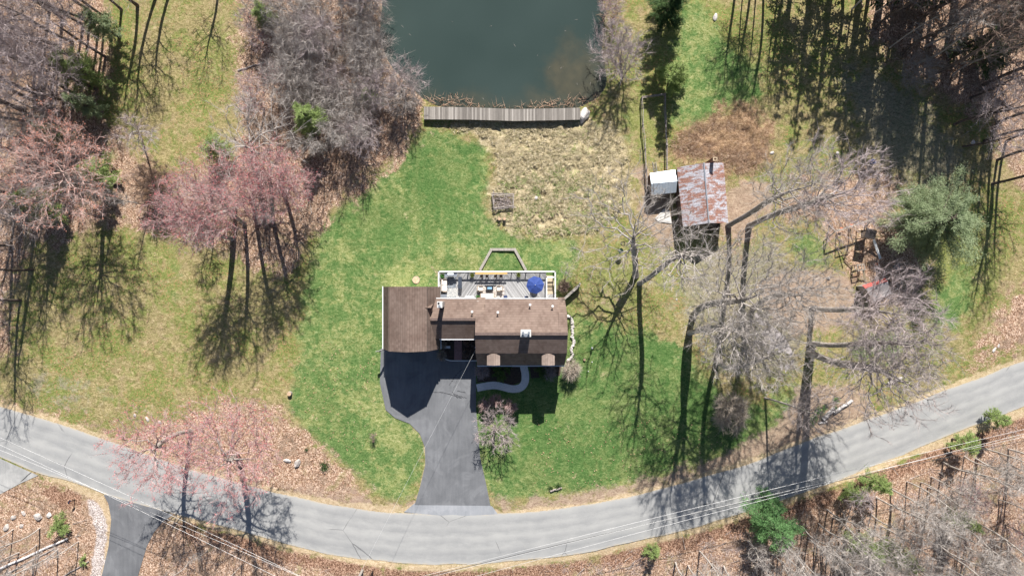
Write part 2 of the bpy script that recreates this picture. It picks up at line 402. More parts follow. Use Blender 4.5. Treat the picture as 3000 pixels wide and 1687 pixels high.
def mat_ground():
    m, t, b = newmat('ground_cover'); k = NB(t); p = k.wpos()
    a = k.n('ShaderNodeVertexColor', layer_name='cover_a'); bb = k.n('ShaderNodeVertexColor', layer_name='cover_b')
    sa = k.n('ShaderNodeSeparateColor'); k.link(a.outputs[0], sa.inputs[0])
    sb = k.n('ShaderNodeSeparateColor'); k.link(bb.outputs[0], sb.inputs[0])
    cc = k.n('ShaderNodeVertexColor', layer_name='cover_c'); sc_ = k.n('ShaderNodeSeparateColor'); k.link(cc.outputs[0], sc_.inputs[0])
    big = k.noise(p, 0.16, 5, 0.62); mid = k.noise(p, 0.9, 5, 0.7, 0.4)
    fine = k.noise(k.mapv(p, rot=(0, 0, 0.5), scale=(1, 1.6, 1)), 2.2, 7, 0.82, 1.0)
    vf = k.noise(p, 11.0, 2, 0.7)
    cell = k.n('ShaderNodeTexVoronoi'); cell.inputs['Scale'].default_value = 9.0; k.link(p, cell.inputs['Vector'])
    cs = k.n('ShaderNodeSeparateColor'); k.link(cell.outputs['Color'], cs.inputs[0])
    tv = k.n('ShaderNodeTexVoronoi'); tv.inputs['Scale'].default_value = 2.7; tv.inputs['Randomness'].default_value = 1
    k.link(p, tv.inputs['Vector'])
    edge = k.noise(p, 0.42, 8, 0.78, 0.3)
    def br(mk, amp=0.9, lo=0.28, hi=0.72, n=edge):
        nn = k.math('MULTIPLY', k.math('SUBTRACT', n, 0.5), amp*3.6)
        nn = k.math('MULTIPLY', nn, k.math('MULTIPLY_ADD', k.math('ABSOLUTE', k.math('SUBTRACT', mk, 0.5)), -1.2, 1.0))
        return k.sstep(k.math('ADD', mk, nn), lo, hi)
    grain = k.math('ADD', k.math('MULTIPLY', fine, 0.7), k.math('MULTIPLY', vf, 0.3))
    grain = k.math('MULTIPLY_ADD', k.math('SUBTRACT', grain, 0.5), 1.5, 0.51)
    # dry spring grass (default)
    dry = k.ramp(grain, [(0.30, (0.07, 0.062, 0.025)), (0.46, (0.205, 0.172, 0.075)), (0.60, (0.37, 0.30, 0.155)), (0.74, (0.56, 0.46, 0.28))])
    drg = k.ramp(grain, [(0.30, (0.050, 0.078, 0.018)), (0.50, (0.140, 0.175, 0.045)), (0.70, (0.31, 0.31, 0.115))])
    col = k.mix(k.math('MULTIPLY', k.sstep(k.math('ADD', big, k.math('MULTIPLY', k.math('SUBTRACT', mid, .5), .9)), 0.40, 0.60), .9), dry, drg)
    # leaves blown over the dry grass
    col = k.mix(k.math('MULTIPLY', br(sc_.outputs[1], 1.2), 0.8), col, k.ramp(grain, [(0.30, (0.06, 0.085, 0.02)), (0.48, (0.16, 0.19, 0.05)), (0.62, (0.27, 0.29, 0.10)), (0.75, (0.50, 0.45, 0.24))]))
    brn = k.sstep(k.noise(p, 0.3, 7, 0.78, 0.8), 0.50, 0.66)
    col = k.mix(k.math('MULTIPLY', brn, 0.55), col, k.ramp(grain, [(0.33, (0.12, 0.085, 0.05)), (0.5, (0.29, 0.215, 0.13)), (0.7, (0.50, 0.40, 0.27))]))
    litter_sp = k.math('MULTIPLY', k.math('GREATER_THAN', cs.outputs[0], 0.86), k.sstep(big, 0.4, 0.6))
    col = k.mix(k.math('MULTIPLY', litter_sp, 0.7), col, (0.38, 0.2, 0.11))
    # grey thin turf
    grc = k.ramp(grain, [(0.33, (0.10, 0.09, 0.06)), (0.5, (0.24, 0.215, 0.15)), (0.7, (0.42, 0.37, 0.28))])
    col = k.mix(k.math('MULTIPLY', br(bb.outputs['Alpha'], 1.0), 0.75), col, grc)
    # lawn
    gr = k.ramp(grain, [(0.30, (0.025, 0.06, 0.016)), (0.46, (0.070, 0.135, 0.038)), (0.60, (0.145, 0.215, 0.072)), (0.75, (0.34, 0.37, 0.18))])
    gr2 = k.ramp(grain, [(0.33, (0.07, 0.10, 0.025)), (0.5, (0.20, 0.235, 0.08)), (0.68, (0.44, 0.41, 0.21))])
    gcol = k.mix(k.sstep(k.math('ADD', big, k.math('MULTIPLY', k.math('SUBTRACT', mid, .5), .9)), 0.42, 0.66), gr, gr2)
    streak = k.noise(k.mapv(p, rot=(0, 0, 0.5), scale=(1.2, 0.12, 1)), 1.0, 4, 0.6)
    gcol = k.mix(k.math('MULTIPLY', k.sstep(streak, 0.52, 0.68), 0.45), gcol, gr2)
    lush = k.ramp(grain, [(0.30, (0.018, 0.048, 0.014)), (0.48, (0.046, 0.11, 0.028)), (0.62, (0.095, 0.17, 0.05)), (0.78, (0.24, 0.30, 0.12))])
    gcol = k.mix(k.math('MULTIPLY', br(sc_.outputs[0], 1.3), 0.48), gcol, lush)
    worn = k.sstep(k.noise(p, 0.33, 6, 0.75, 0.5), 0.62, 0.72)
    gcol = k.mix(k.math('MULTIPLY', worn, 0.75), gcol, k.ramp(grain, [(0.35, (0.24, 0.19, 0.10)), (0.65, (0.55, 0.47, 0.28))]))
    col = k.mix(br(sa.outputs[0], 0.7), col, gcol)
    # tan tussock meadow
    tn = k.ramp(k.math('MULTIPLY_ADD', k.math('SUBTRACT', mid, 0.5), 0.5, grain),
                [(0.30, (0.075, 0.08, 0.03)), (0.43, (0.24, 0.195, 0.11)), (0.57, (0.46, 0.375, 0.24)), (0.74, (0.70, 0.60, 0.42))])
    tg = k.mix(k.sstep(mid, 0.5, 0.62), tn, k.ramp(grain, [(0.35, (0.07, 0.10, 0.02)), (0.65, (0.27, 0.30, 0.10))]))
    tn = k.mix(k.sstep(big, 0.46, 0.62), tn, tg)
    col = k.mix(k.math('MULTIPLY', br(sa.outputs[2], 1.1), 0.92), col, tn)
    # leaf litter
    lf = k.ramp(cs.outputs[1], [(0.0, (0.15, 0.09, 0.06)), (0.3, (0.33, 0.21, 0.14)), (0.65, (0.52, 0.35, 0.245)), (1.0, (0.78, 0.61, 0.48))])
    lf = k.mix(k.sstep(grain, 0.36, 0.62), k.mix(0.7, lf, (0.30, 0.2, 0.15), 'MULTIPLY'), lf)
    lf = k.mix(k.math('MULTIPLY', k.sstep(mid, 0.55, 0.72), 0.55), lf, (0.26, 0.20, 0.10))
    lf = k.mix(k.math('MULTIPLY', k.sstep(k.noise(p, 0.4, 7, 0.75, 1.0), 0.48, 0.62), 0.7), lf, k.ramp(grain, [(0.35, (0.10, 0.07, 0.05)), (0.65, (0.34, 0.25, 0.18))]))
    lf = k.mix(k.math('MULTIPLY', k.sstep(k.noise(p, 0.23, 5, 0.7, 1.0), 0.56, 0.66), 0.5), lf, k.ramp(grain, [(0.35, (0.14, 0.13, 0.04)), (0.65, (0.42, 0.37, 0.2))]))
    col = k.mix(br(sa.outputs[1], 1.0), col, lf)
    col = k.mix(k.math('MULTIPLY', br(sc_.outputs[2], 1.0), 0.85), col, k.ramp(cs.outputs[1], [(0.0, (0.07, 0.035, 0.022)), (0.5, (0.21, 0.115, 0.075)), (1.0, (0.46, 0.29, 0.20))]))
    # bare dirt
    di = k.ramp(grain, [(0.33, (0.19, 0.125, 0.09)), (0.5, (0.33, 0.235, 0.175)), (0.68, (0.48, 0.37, 0.28))])
    col = k.mix(k.math('MULTIPLY', br(a.outputs['Alpha'], 0.9), 0.9), col, di)
    # dead bramble
    bru = k.ramp(grain, [(0.34, (0.09, 0.05, 0.03)), (0.5, (0.25, 0.15, 0.09)), (0.66, (0.46, 0.32, 0.21))])
    col = k.mix(k.math('MULTIPLY', br(sb.outputs[0], 0.9), 0.9), col, bru)
    # straw / sand edge
    sd = k.ramp(grain, [(0.33, (0.30, 0.21, 0.12)), (0.5, (0.47, 0.36, 0.22)), (0.68, (0.66, 0.54, 0.38))])
    col = k.mix(k.math('MULTIPLY', br(sb.outputs[1], 0.8), 0.8), col, sd)
    # pale stones
    st = k.ramp(cs.outputs[2], [(0.0, (0.20, 0.16, 0.14)), (0.5, (0.46, 0.39, 0.35)), (1.0, (0.72, 0.64, 0.60))])
    col = k.mix(br(sb.outputs[2], 0.7), col, st)
    k.link(col, b.inputs['Base Color']); b.inputs['Roughness'].default_value = 1.0
    b.inputs['Specular IOR Level'].default_value = 0.050
    h = k.math('ADD', k.math('MULTIPLY', fine, 0.7), k.math('MULTIPLY', vf, 0.3))
    h = k.math('ADD', h, k.math('MULTIPLY', cs.outputs[1], k.math('MULTIPLY', sa.outputs[1], 0.4)))
    k.bump(h, 0.7, 0.13, b)
    return m

# ------------------------------------------------------------------ paved surfaces
UP = [(-500,1060),(-60,1168),(0,1190),(145,1232),(255,1269),(365,1306),(500,1355),(640,1397),(783,1435),(890,1460),(993,1482),(1114,1499),(1183,1501),(1320,1506),(1459,1505),(1500,1503),
      (1672,1487),(1845,1454),(1983,1418),(2100,1386),(2211,1353),(2300,1315),(2440,1264),(2580,1217),(2793,1134),(3000,1058),(3500,860)]
LO = [(-500,1180),(-60,1313),(0,1338),(120,1390),(178,1400),(302,1445),(410,1476),(518,1507),(620,1530),(750,1567),(873,1601),(960,1620),(1045,1634),(1183,1651),(1321,1654),(1500,1644),
      (1672,1627),(1845,1587),(2018,1549),(2190,1498),(2300,1460),(2457,1408),(2595,1349),(2768,1280),(3000,1190),(3500,985)]
def smooth_line(P, it=2):
    for _ in range(it):
        Q = [P[0]]
        for a, b in zip(P[:-1], P[1:]):
            Q += [(a[0]*.75+b[0]*.25, a[1]*.75+b[1]*.25), (a[0]*.25+b[0]*.75, a[1]*.25+b[1]*.75)]
        P = Q + [P[-1]]
    return P
def resample(P, n):
    P = np.array(P, float); d = np.concatenate(([0], np.cumsum(np.hypot(*np.diff(P, axis=0).T))))
    t = np.linspace(0, d[-1], n); return np.stack([np.interp(t, d, P[:, 0]), np.interp(t, d, P[:, 1])], axis=1)
ROAD = UP + LO[::-1]
DRIVE = [(1215,1478),(1437,1480),(1425,1420),(1407,1340),(1395,1200),(1394,1100),(1394,1060),(1392,1056),(1325,1057),(1302,1048),(1290,1035),(1284,1020),(1116,1020),(1113,1120),(1130,1200),
         (1158,1224),(1200,1240),(1230,1270),(1245,1310),(1246,1360),(1232,1420)]
SIDE = [(303,1447),(360,1462),(440,1485),(508,1506),(476,1528),(450,1560),(430,1600),(404,1687),(390,1800),(380,2300),(250,2300),(280,1800),(298,1687),(318,1600),(326,1520),(318,1475)]
APRON = [(-500,1195),(-60,1318),(0,1342),(112,1392),(60,1415),(0,1447),(-60,1485),(-500,1700)]
FLAT = [(1100,770),(1700,770),(1700,1080),(1540,1160),(1390,1160),(1100,1080)]
def sheet(name, pts, z, m, sub=None):
    bm = bmesh.new(); vs = [bm.verts.new(G(x, y, z)) for x, y in pts]
    f = bm.faces.new(vs)
    if f.calc_center_median() and f.normal.z < 0: f.normal_flip()
    bmesh.ops.triangulate(bm, faces=bm.faces[:])
    bm.normal_update()
    for f in bm.faces:
        if f.normal.z < 0: f.normal_flip()
    return struct(name, bm, m)
def mat_asphalt(name, lo, hi, cracks=0.0, lanes=False, patchy=0.5):
    m, t, b = newmat(name); k = NB(t); p = k.wpos()
    f = k.noise(p, 9, 3, 0.8); g = k.noise(p, 0.35, 5, 0.6)
    if lanes:
        uv = k.n('ShaderNodeUVMap', uv_map='UVMap').outputs[0]
        s = k.n('ShaderNodeSeparateXYZ'); k.link(uv, s.inputs[0])
        wob = k.noise(k.mapv(uv, scale=(0.35, 3.0, 1)), 3.0, 4, 0.6)
        v = k.math('ADD', s.outputs[1], k.math('MULTIPLY', k.math('SUBTRACT', wob, 0.5), 0.10))
        tr = k.ramp(v, [(0.0, (1,1,1)), (0.06, (0.72,)*3), (0.16, (0.30,)*3), (0.27, (0.62,)*3), (0.36, (0.34,)*3), (0.47, (0.80,)*3), (0.57, (0.42,)*3), (0.70, (0.70,)*3), (0.80, (0.28,)*3), (0.92, (0.55,)*3), (1.0, (1,1,1))])
        fac = k.math('ADD', k.math('MULTIPLY', tr, 0.55), k.math('MULTIPLY', wob, 0.5))
        fac = k.math('ADD', fac, k.math('MULTIPLY', k.math('SUBTRACT', f, .5), .35))
        fac = k.math('ADD', fac, k.math('MULTIPLY', k.math('SUBTRACT', g, .5), .5))
    else:
        fac = k.math('ADD', k.math('MULTIPLY', g, 0.7), k.math('MULTIPLY', f, 0.3))
        fac = k.math('ADD', fac, k.math('MULTIPLY', k.math('SUBTRACT', k.noise(k.mapv(p, scale=(3, .3, 1)), 1.0, 3), .5), .4))
        fac = k.math('ADD', fac, k.math('MULTIPLY', k.math('SUBTRACT', k.sstep(k.noise(p, 0.22, 6, 0.65, 1.2), 0.5, 0.6), .5), .16))
    col = k.ramp(fac, [(0.25, lo), (0.75, hi)])
    if lanes:
        cv = k.n('ShaderNodeTexVoronoi', feature='DISTANCE_TO_EDGE'); cv.inputs['Scale'].default_value = 0.10
        cn = k.n('ShaderNodeTexNoise'); cn.inputs['Scale'].default_value = 0.8; cn.inputs['Detail'].default_value = 5; k.link(p, cn.inputs['Vector'])
        k.link(k.mix(0.10, p, cn.outputs['Color'], 'LINEAR_LIGHT'), cv.inputs['Vector'])
        ck = k.math('MULTIPLY', k.math('LESS_THAN', cv.outputs['Distance'], 0.004), k.sstep(k.noise(p, 0.12, 3), 0.48, 0.56))
        col = k.mix(k.math('MULTIPLY', ck, 0.6), col, (0.08, 0.08, 0.085))
        edge_g = k.math('MULTIPLY', k.sstep(k.math('ABSOLUTE', k.math('SUBTRACT', s.outputs[1], 0.5)), 0.455, 0.5), k.sstep(k.noise(p, 1.6, 5, 0.8), 0.42, 0.55))
        col = k.mix(k.math('MULTIPLY', edge_g, 0.8), col, (0.45, 0.38, 0.28))
    if cracks:
        wv = k.n('ShaderNodeTexVoronoi', feature='DISTANCE_TO_EDGE'); wv.inputs['Scale'].default_value = 0.16
        dn = k.n('ShaderNodeTexNoise'); dn.inputs['Scale'].default_value = 0.7; dn.inputs['Detail'].default_value = 4; k.link(p, dn.inputs['Vector'])
        pv = k.mix(0.12, p, dn.outputs['Color'], 'LINEAR_LIGHT'); k.link(pv, wv.inputs['Vector'])
        ck = k.math('LESS_THAN', wv.outputs['Distance'], cracks)
        ck = k.math('MULTIPLY', ck, k.sstep(k.noise(p, 0.25, 2), 0.47, 0.56))
        col = k.mix(k.math('MULTIPLY', ck, 0.8), col, (0.025, 0.025, 0.028))
    k.link(col, b.inputs['Base Color']); b.inputs['Roughness'].default_value = 0.9
    b.inputs['Specular IOR Level'].default_value = 0.2
    k.bump(f, 0.3, 0.01, b); return m

struct('ground', ground(), mat_ground())
def road_strip(name, up, lo, z, m, n=160, k=10, wob=0.0):
    up = resample(smooth_line(up), n); lo = resample(smooth_line(lo), n); rng = np.random.default_rng(3)
    V = []; UV = []
    e1 = np.interp(np.arange(n), np.arange(0, n, 2), rng.normal(size=len(np.arange(0, n, 2))))*wob
    e2 = np.interp(np.arange(n), np.arange(0, n, 2), rng.normal(size=len(np.arange(0, n, 2))))*wob
    for i in range(n):
        for j in range(k):
            t = j/(k-1); q = up[i]*(1-t)+lo[i]*t; q = q + np.array([0, e1[i]*(1-t)+e2[i]*t])
            V.append(G(q[0], q[1], z + 0.06*math.sin(math.pi*t))); UV.append((i*0.6, t))
    idx = np.arange(n*k).reshape(n, k)
    Q = np.stack([idx[:-1, :-1], idx[:-1, 1:], idx[1:, 1:], idx[1:, :-1]], axis=-1).reshape(-1, 4)
    me = mesh_np(name, V, None, Q); ul = me.uv_layers.new(name='UVMap')
    li = np.zeros(len(me.loops), np.int32); me.loops.foreach_get('vertex_index', li)
    ul.data.foreach_set('uv', np.array(UV, np.float32)[li].ravel())
    return struct(name, me, m)
road_strip('road', UP, LO, 0.03, mat_asphalt('road_asphalt', (0.235,0.236,0.235), (0.355,0.35,0.335), 0.0, True), wob=1.2)
A_DARK = mat_asphalt('driveway_asphalt', (0.115,0.118,0.125), (0.195,0.198,0.205), 0.0)
sheet('driveway', smooth_line(DRIVE[:1]+DRIVE[1:2], 0) + DRIVE[2:], 0.045, A_DARK)
sheet('side_driveway', SIDE, 0.022, mat_asphalt('side_asphalt', (0.11,0.112,0.118), (0.19,0.192,0.198), 0.0))
sheet('concrete_apron', APRON, 0.020, mat_asphalt('apron_concrete', (0.24,0.24,0.235), (0.42,0.41,0.39), 0.010))
sheet('driveway_apron', [(1183,1499),(1216,1472),(1436,1474),(1459,1505),(1320,1512)], 0.036, mat_asphalt('apron_asphalt', (0.22,0.23,0.245), (0.34,0.345,0.36), 0.0))
sheet('gravel_pad', [(2122,1040),(2180,1120),(2232,1168),(2270,1130),(2332,1052),(2300,985),(2215,915),(2165,950)], 0.03, mat('pad_gravel', (0.40,0.36,0.35), 0.95, 0.2, 6))
# front walk of pavers
def ribbon(name, pts, wpx, z, m, th=0.0):
    P = resample(smooth_line(pts, 3), 40); V = []
    for i in range(40):
        d = P[min(i+1, 39)]-P[max(i-1, 0)]; d /= np.hypot(*d); nrm = np.array([-d[1], d[0]])*wpx/2
        for s in (-1, 1): q = P[i]+nrm*s; V.append(G(q[0], q[1], z))
    Q = [(2*i, 2*i+1, 2*i+3, 2*i+2) for i in range(39)]
    o = struct(name, mesh_np(name, V, None, Q), m); return o
def mat_paver():
    m, t, b = newmat('walk_pavers'); k = NB(t); p = k.wpos()
    br = k.n('ShaderNodeTexBrick'); br.inputs['Scale'].default_value = 2.2
    br.inputs['Color1'].default_value = (0.68,0.68,0.67,1); br.inputs['Color2'].default_value = (0.82,0.81,0.79,1); br.inputs['Mortar'].default_value = (0.33,0.32,0.31,1)
    br.inputs['Mortar Size'].default_value = 0.015; k.link(p, br.inputs['Vector'])
    k.link(k.mix(k.math('MULTIPLY', k.noise(p, 1.5, 4), 0.4), br.outputs['Color'], (0.4,0.38,0.35)), b.inputs['Base Color']); b.inputs['Roughness'].default_value = 0.9
    return m
ribbon('front_walk', [(1397,1136),(1420,1131),(1450,1127),(1475,1133),(1500,1140),(1525,1137),(1538,1122),(1540,1100),(1534,1072)], 22, 0.05, mat_paver())

# ------------------------------------------------------------------ pond
def pond():
    m, t, b = newmat('pond_water'); k = NB(t); p = k.wpos()
    s = k.n('ShaderNodeSeparateXYZ'); k.link(p, s.inputs[0])
    # brown silt shows through near the dam and the right bank
    n = k.noise(p, 0.22, 4, 0.6)
    a = k.sstep(k.math('ADD', k.math('MULTIPLY', s.outputs[1], -0.16), k.math('ADD', 4.33, k.math('MULTIPLY', k.math('SUBTRACT', n, 0.5), 1.2))), -0.1, 0.75)
    dx = k.math('MULTIPLY', k.math('SUBTRACT', s.outputs[0], 9.0), 0.16); dy = k.math('MULTIPLY', k.math('SUBTRACT', s.outputs[1], 27.5), 0.14)
    r = k.math('SQRT', k.math('ADD', k.math('MULTIPLY', dx, dx), k.math('MULTIPLY', dy, dy)))
    c = k.sstep(k.math('ADD', r, k.math('MULTIPLY', k.math('SUBTRACT', n, 0.5), 1.6)), 0.95, 0.25)
    silt = k.math('MAXIMUM', k.math('MULTIPLY', a, 0.45), k.math('MULTIPLY', c, 0.5))
    deep = k.ramp(k.noise(p, 0.07, 2), [(0.3, (0.030,0.046,0.041)), (0.7, (0.042,0.061,0.055))])
    col = k.mix(silt, deep, k.ramp(k.noise(p, 0.8, 3), [(0.3, (0.075,0.062,0.040)), (0.7, (0.12,0.095,0.055))]))
    k.link(col, b.inputs['Base Color']); b.inputs['Roughness'].default_value = 0.12; b.inputs['IOR'].default_value = 1.33
    k.bump(k.noise(k.mapv(p, scale=(1, 2.2, 1)), 2.5, 3), 0.15, 0.02, b)
    sheet('pond_water', [(1060,-560),(1060,290),(1250,330),(1740,330),(1830,250),(1830,-560)], -0.32, m)
pond()

# ------------------------------------------------------------------ trees
BARK = mat_bark('grey_bark', (0.22,0.19,0.165), (0.52,0.47,0.43))
BARKD = mat_bark('dark_bark', (0.06,0.045,0.038), (0.21,0.165,0.14))
BIRCH = mat_bark('white_bark', (0.40,0.36,0.34), (0.74,0.70,0.68))
TW = {'grey': mat_bark('grey_twigs', (0.24,0.20,0.185), (0.46,0.40,0.38)),
      'pale': mat_bark('pale_twigs', (0.27,0.235,0.21), (0.53,0.48,0.44)),
      'mauve': mat_bark('mauve_twigs', (0.31,0.25,0.24), (0.56,0.475,0.465)),
      'red': mat_bark('red_twigs', (0.33,0.20,0.185), (0.60,0.44,0.42)),
      'orange': mat_bark('orange_twigs', (0.42,0.27,0.23), (0.66,0.50,0.45)),
      'brown': mat_bark('brown_twigs', (0.17,0.115,0.09), (0.34,0.25,0.20)),
      'straw': mat_bark('straw_twigs', (0.34,0.28,0.22), (0.58,0.50,0.42))}
BUD = {'red': mat('red_buds', (0.55,0.15,0.16), 0.8, 0.3, 2), 'orange': mat('orange_buds', (0.62,0.25,0.17), 0.8, 0.3, 2)}
PINE = mat_leaf('pine_needles', (0.06,0.115,0.028), (0.17,0.25,0.07))
PINEL = mat_leaf('light_needles', (0.17,0.24,0.07), (0.36,0.45,0.17))
PINEB = mat_leaf('blue_green_needles', (0.17,0.225,0.11), (0.40,0.47,0.28))
PINEG = mat_leaf('bright_needles', (0.09,0.20,0.07), (0.24,0.42,0.17))
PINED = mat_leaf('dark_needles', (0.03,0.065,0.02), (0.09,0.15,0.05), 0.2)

def grow(seed, crown, rh, rv, n, trunk_r, lowest=0.35, bend=0.3, inner=0.35, flat=0.0, stems=1, droopy=0.0):
    """skeleton as nodes/parents: trunk from origin to crown centre, branches reach targets through the crown volume"""
    rng = np.random.default_rng(seed); crown = np.array(crown, float)
    P = [np.zeros(3)]; par = [-1]; L = np.linalg.norm(crown)
    for s in range(stems):
        off = rng.normal(size=3)*rh*0.28*(stems > 1); off[2] *= 0.4
        side = rng.normal(size=3)*bend*L*0.09; side2 = rng.normal(size=3)*bend*L*0.05
        top = crown + off + np.array([0, 0, rv*0.72]); k = max(6, int(L/1.1)); last = 0
        for i in range(1, k+1):
            t = i/k; q = top*np.array([t**0.95, t**0.95, t]) + side*math.sin(math.pi*t) + side2*math.sin(2*math.pi*t)
            P.append(q); par.append(last); last = len(P)-1
    zmin = (crown[2]+rv)*lowest
    P = list(P); A = np.zeros((60000, 3)); A[:len(P)] = P; cnt = len(P); depth = np.zeros(60000)
    for i in range(1, cnt): depth[i] = depth[par[i]] + np.linalg.norm(A[i]-A[par[i]])
    d = rng.normal(size=(n, 3)); d /= np.linalg.norm(d, axis=1, keepdims=True)
    rr = inner + (1-inner)*rng.random(n)**0.5
    tg = crown + d*rr[:, None]*np.array([rh, rh, rv])
    lob = np.array([mnoise(Vector(tuple(v*1.7+seed))) for v in d]); tg = crown + (tg-crown)*(1+0.55*lob)[:, None]
    tg[:, 2] = np.maximum(tg[:, 2], zmin*0.8)
    order = np.argsort(np.linalg.norm((tg-crown)/np.array([rh, rh, rv]), axis=1)); tips = []; tdir = []
    for q in tg[order]:
        D = q - A[:cnt]; dist = np.linalg.norm(D, axis=1)
        pen = dist*(1 + 0.9*np.clip(-D[:, 2]/(dist+1e-6)+0.15, 0, 1)) + 0.42*depth[:cnt]
        pen[A[:cnt, 2] < zmin] += 50
        j = int(np.argmin(pen)); a = A[j]; L2 = dist[j]; kk = max(2, int(L2/0.75))
        out = (a - crown)*np.array([1, 1, 0.0]); 
        mid = (a+q)/2 + np.array([0, 0, (0.13-0.3*droopy)*L2]) + rng.normal(size=3)*0.075*L2
        last = j
        for i in range(1, kk+1):
            t = i/kk; v = (1-t)**2*a + 2*t*(1-t)*mid + t*t*q + (rng.normal(size=3)*0.035*min(L2, 2.5) if i < kk else 0)
            A[cnt] = v; par.append(last); depth[cnt] = depth[last]+np.linalg.norm(v-A[last]); last = cnt; cnt += 1
        tips.append(last)
    par = np.array(par); A = A[:cnt]
    w_ = np.zeros(cnt); ch = np.zeros(cnt, int)
    for i in range(cnt-1, 0, -1):
        if w_[i] == 0: w_[i] = 1.0
        w_[par[i]] += w_[i]; ch[par[i]] += 1
    rad = 0.8*trunk_r*(w_/w_[0])**0.58; rad[0] *= 1.25
    return A, par, rad, rng
def bare_mesh(seed, crown, rh, rv, n, trunk_r, twigs=8, tl=0.9, tw=0.021, minr=0.014, droop=0.0, buds=0, budsz=0.12, trunk_cut=0.30, **kw):
    A, par, rad, rng = grow(seed, crown, rh, rv, n, trunk_r, **kw)
    rad = np.maximum(rad, minr); i = np.arange(1, len(A)); p = par[i]
    thick = rad[i] > 0.8*trunk_r*trunk_cut
    out = []
    rp = np.minimum(rad[p], rad[i]*1.5)
    V, Q = tubes(A[p][thick], A[i][thick], rp[thick], rad[i][thick], 8)
    trunk = mesh_np('trunk', V, None, Q); trunk.polygons.foreach_set('use_smooth', np.ones(len(trunk.polygons), bool))
    V1, Q1 = tubes(A[p][~thick], A[i][~thick], rp[~thick], rad[i][~thick]*0.92, 4)
    # twigs sprout along thin branches
    thin = np.where(rad[i] < max(0.05, minr*2.2))[0]; idx = np.repeat(thin, twigs); m_ = len(idx)
    a = A[p[idx]]; b = A[i[idx]]; t = rng.random((m_, 1)); pos = a+(b-a)*t
    dr = (b-a)/(np.linalg.norm(b-a, axis=1, keepdims=True)+1e-6)
    d = dr*1.15 + rng.normal(size=(m_, 3))*0.5 + np.array([0, 0, 0.18-droop])
    V2, T2 = blades(pos, d, tl*(0.45+rng.random(m_)), tw, rng)
    Vs = [V1, V2]; T = [T2+len(V1)]; nb = 0
    if buds:
        s = rng.integers(0, m_, int(m_*buds)); dn = d[s]/np.linalg.norm(d[s], axis=1, keepdims=True)
        bp = pos[s]+dn*(tl*rng.uniform(0.3, 0.95, (len(s), 1)))
        V3, T3 = blades(bp, rng.normal(size=(len(s), 3)), budsz*(0.6+rng.random(len(s))), budsz*0.55, rng)
        T.append(T3+len(V1)+len(V2)); Vs.append(V3); nb = len(T3)
    me = mesh_np('crown', np.concatenate(Vs), np.concatenate(T), Q1)
    return trunk, me, nb
TREES = []         # (root, region, species, px)
def put_tree(name, meshes, loc, bark, twig, budm=None, rz=0.0, s=1.0, tilt=(0, 0), region=None, species=None, label=None, group=None, px=0, crownname='crown'):
    r = bpy.data.objects.new(name, None); r.location = loc; r.rotation_euler = (tilt[0], tilt[1], rz); r.scale = (s, s, s); link(r)
    tr, cr, nb = meshes
    if not tr.materials: tr.materials.append(bark)
    if not cr.materials:
        cr.materials.append(twig)
        if budm and nb:
            cr.materials.append(budm); mi = np.zeros(len(cr.polygons), np.int32); mi[-nb:] = 1; cr.polygons.foreach_set('material_index', mi)
    link(bpy.data.objects.new('trunk', tr), r); link(bpy.data.objects.new(crownname, cr), r)
    r['category'] = 'tree' if 'shrub' not in name else 'shrub'
    if label: r['label'] = label
    if group: r['group'] = group
    if region: TREES.append((r, region, species, loc[0]))
    return r
def hero(seed, base, crown, zc, rh, rv, n, tr, kind='grey', bark=None, name='bare_tree', label=None, buds=0, **kw):
    """base, crown: photo pixels of the trunk foot and of the crown's middle; zc height of that middle"""
    b = G(*base); c = W(crown[0], crown[1], zc) - b
    me = bare_mesh(seed, c, rh, rv, n, tr, buds=buds, **kw)
    return put_tree(name, me, b, bark or BARK, TW[kind], BUD.get(kind), label=label, px=base[0])

